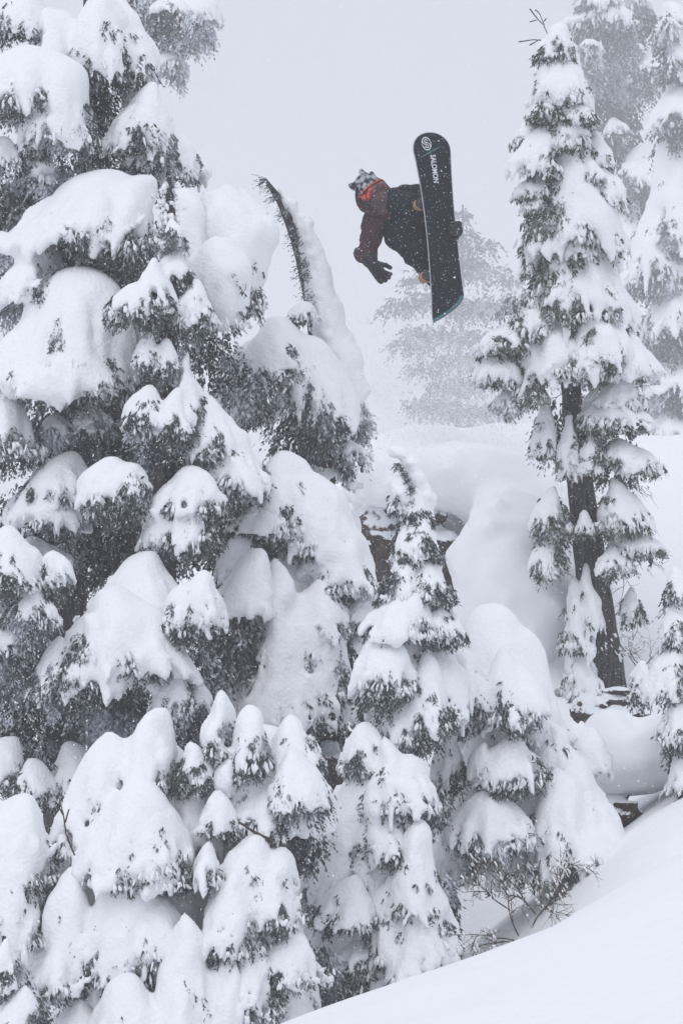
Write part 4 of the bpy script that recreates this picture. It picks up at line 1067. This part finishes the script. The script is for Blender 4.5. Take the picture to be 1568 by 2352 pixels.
for l, toe in ((.2, -.158), (-.385, -.165)):
    b = sdf_obj('boot', [[(B(.06, l, -.068), .046), (B(-.05, l, -.068), .048), (B(toe, l - .012, -.066), .046)], [(B(.03, l, -.09), .055), (B(.0, l, -.2), .062)]], .009, .03, M_BOOT, per, .004, 20)
    v, f = tube([B(w_, l + .0, -.016) for w_ in np.linspace(.1, toe - .03, 9)], [.012, .05, .055, .05, .045, .05, .052, .045, .014], 8)
    v = v + 0; mid = np.array([B(0, l, -.016)]); 
    off = (v - mid) @ bn; v = v - np.outer(off * .8, bn); mesh_obj('sole', v, f, M_BIND, b)
    bd = [[(B(-.11, l - .055, -.035), .018), (B(.1, l - .055, -.035), .018), (B(.12, l, -.06), .02), (B(.1, l + .055, -.035), .018), (B(-.11, l + .055, -.035), .018)],
          [(B(.11, l, -.06), .03), (B(.1, l, -.24), .035)], [(B(-.06, l - .06, -.05), .012), (B(-.075, l, -.115), .013), (B(-.06, l + .06, -.05), .012)]]
    sdf_obj('binding', bd, .01, .015, M_BIND, board)
# knitted hat pulled up into two corners
sdf_obj('beanie', [[(H(0, .045, -.015), .104), (H(0, .10, -.02), .092)], [(H(-.06, .12, -.02), .05), (H(-.10, .165, -.02), .022)], [(H(.03, .13, -.01), .052), (H(.035, .20, -.01), .022)], [(H(.075, .10, -.02), .045), (H(.09, .135, -.02), .022)], [(H(-.01, .14, -.03), .035)]],
        .008, .022, M_BEANIE, per, .006, 24)
def shell(u0, u1, a0, a1, rad, n=22, m=8, bulge=.0, drop=.0):
    vv = []; 
    for j in range(m):
        for i in range(n):
            a = R(a0 + (a1 - a0) * i / (n - 1)); u = u0 + (u1 - u0) * j / (m - 1); e = 1 - ((j / (m - 1)) * 2 - 1) ** 2
            u_ = u - drop * (1 - abs(a) / R(60)) ** 2 * (j < m / 2) * 0
            vv.append(H(math.sin(a) * (rad + bulge * e), u_, math.cos(a) * (rad + bulge * e) - .005))
    ff = [(j * n + i, j * n + i + 1, (j + 1) * n + i + 1, (j + 1) * n + i) for j in range(m - 1) for i in range(n - 1)]
    return np.array(vv), np.array(ff)
gl = empty('goggles', per.location); gl.location = (0, 0, 0); gl.parent = per
v, f = shell(-.052, .044, -78, 78, .106, bulge=.010); gfr = mesh_obj('goggle_frame', v, f, M_BIND, per)
v, f = shell(-.043, .030, -66, 66, .113, bulge=.012); mesh_obj('lens', v, f, M_LENS, gfr)
v, f = tube([H(math.sin(a) * .118, .042, math.cos(a) * .118 - .005) for a in np.linspace(R(-95), R(95), 30)], [.006] * 30, 6); mesh_obj('strap', v, f, M_ORANGE, gfr)
bpy.data.objects.remove(gl)
sdf_obj('neck_gaiter', [[(H(-.05, -.075, .05), .042), (H(0, -.08, .07), .045), (H(.05, -.075, .05), .042)], [(H(0, -.10, .01), .08), (H(0, -.15, -.02), .085)]], .008, .03, M_GAITER, per, .006, 22)

def glove(wrist, d_, n_, sgn, curl, spread=.16, scale=1.0):
    """palm and five fingers; d_ = finger direction, n_ = back of the hand, curl = bend towards the palm"""
    d_ = np.asarray(d_, float); d_ /= np.linalg.norm(d_); n_ = np.asarray(n_, float); n_ -= d_ * (n_ @ d_); n_ /= np.linalg.norm(n_); e_ = np.cross(d_, n_) * sgn
    G = lambda a, b, c: wrist + (d_ * a + e_ * b + n_ * c) * scale
    ch = [[(G(-.075, 0, 0), .046 * scale), (G(-.01, 0, 0), .042 * scale)]]
    for b in (-.03, -.01, .011, .03): ch.append([(G(0, b * .8, 0), .027 * scale), (G(.075, b, 0), .0215 * scale)])
    for b, L in ((-.034, .07), (-.0115, .082), (.0115, .078), (.034, .062)):
        pts = [(G(.078, b, 0), .0165 * scale)]; a, c, th = .078, 0., 0.
        for sg_ in (.42, .33, .25):
            th += curl; a += L * sg_ * math.cos(th); c -= L * sg_ * math.sin(th)
            pts.append((G(a, b + b * spread * 6 * (a - .078), c), (.0158 - .002 * sg_) * scale))
        ch.append(pts)
    ch.append([(G(.012, -.035, -.008), .022 * scale), (G(.05, -.068, -.022), .018 * scale), (G(.085, -.078, -.04), .0155 * scale)])
    return sdf_obj('glove', ch, .0055, .006, M_GLOVE, per, .002, 40)
glove(W1 + np.array([.004, -.045, -.02]), (.5, -.25, -.7), (-.45, -.85, -.1), 1, .5, 1.6, 1.1)
glove(J(1050, 526, .075), (.12, -.95, .02), (.97, .1, .05), 1, 1.0, .1, 1.2)

# ------------------------------------------------------------------ falling snow
def flakes(name, cpos, size):
    n = len(cpos)
    a = rng.normal(0, 1, (n, 3)); a /= np.linalg.norm(a, axis=1, keepdims=True)
    b = np.cross(a, rng.normal(0, 1, (n, 3))); b /= np.linalg.norm(b, axis=1, keepdims=True)
    r = (size * np.exp(rng.normal(0, .42, n)))[:, None]
    v = np.stack([cpos + a * r, cpos - a * r * .5 + b * r * .87, cpos - a * r * .5 - b * r * .87], 1)
    f = np.arange(n * 3).reshape(-1, 3)
    tag(mesh_obj(name, v.reshape(-1, 3), f, M_SNOW, smooth=False), kind='stuff')
nfl = 250000
yy = 8 + 20 * rng.random(nfl) ** .55
px = (rng.random(nfl) - .5) * 2 * .1376 * 1.25 * yy; pz = (rng.random(nfl) - .5) * 2 * .2064 * 1.15 * yy
cpos = np.stack([px, yy, pz], 1)
ok = pz > height(px, yy) + .03
flakes('falling_snow', cpos[ok], .0021)
# powder thrown up at the take-off, hanging in the air under the rider
pw = []
for vx, vy, d, rx, ry, rz, n in [(1000, 960, 25.8, .95, .7, .75, 44000), (1120, 900, 25.8, .8, .6, .6, 22000), (880, 860, 25.5, .6, .5, .8, 14000), (940, 1080, 25, .6, .5, .5, 12000), (1040, 800, 26, .8, .6, .6, 20000)]:
    q = rng.normal(0, .55, (n, 3)); q[:, 0] += .35 * noise(q[:, 0] * 3, q[:, 1] * 3, q[:, 2] * 3)
    pw.append(P3(vx, vy, d) + q * np.array([rx, ry, rz]))
pw = np.concatenate(pw); keep = rng.random(len(pw)) < np.clip(.75 + .9 * noise(pw[:, 0] * 2.2, pw[:, 1] * 2.2, pw[:, 2] * 2.2), .12, 1)
flakes('powder_spray', pw[keep], .004)
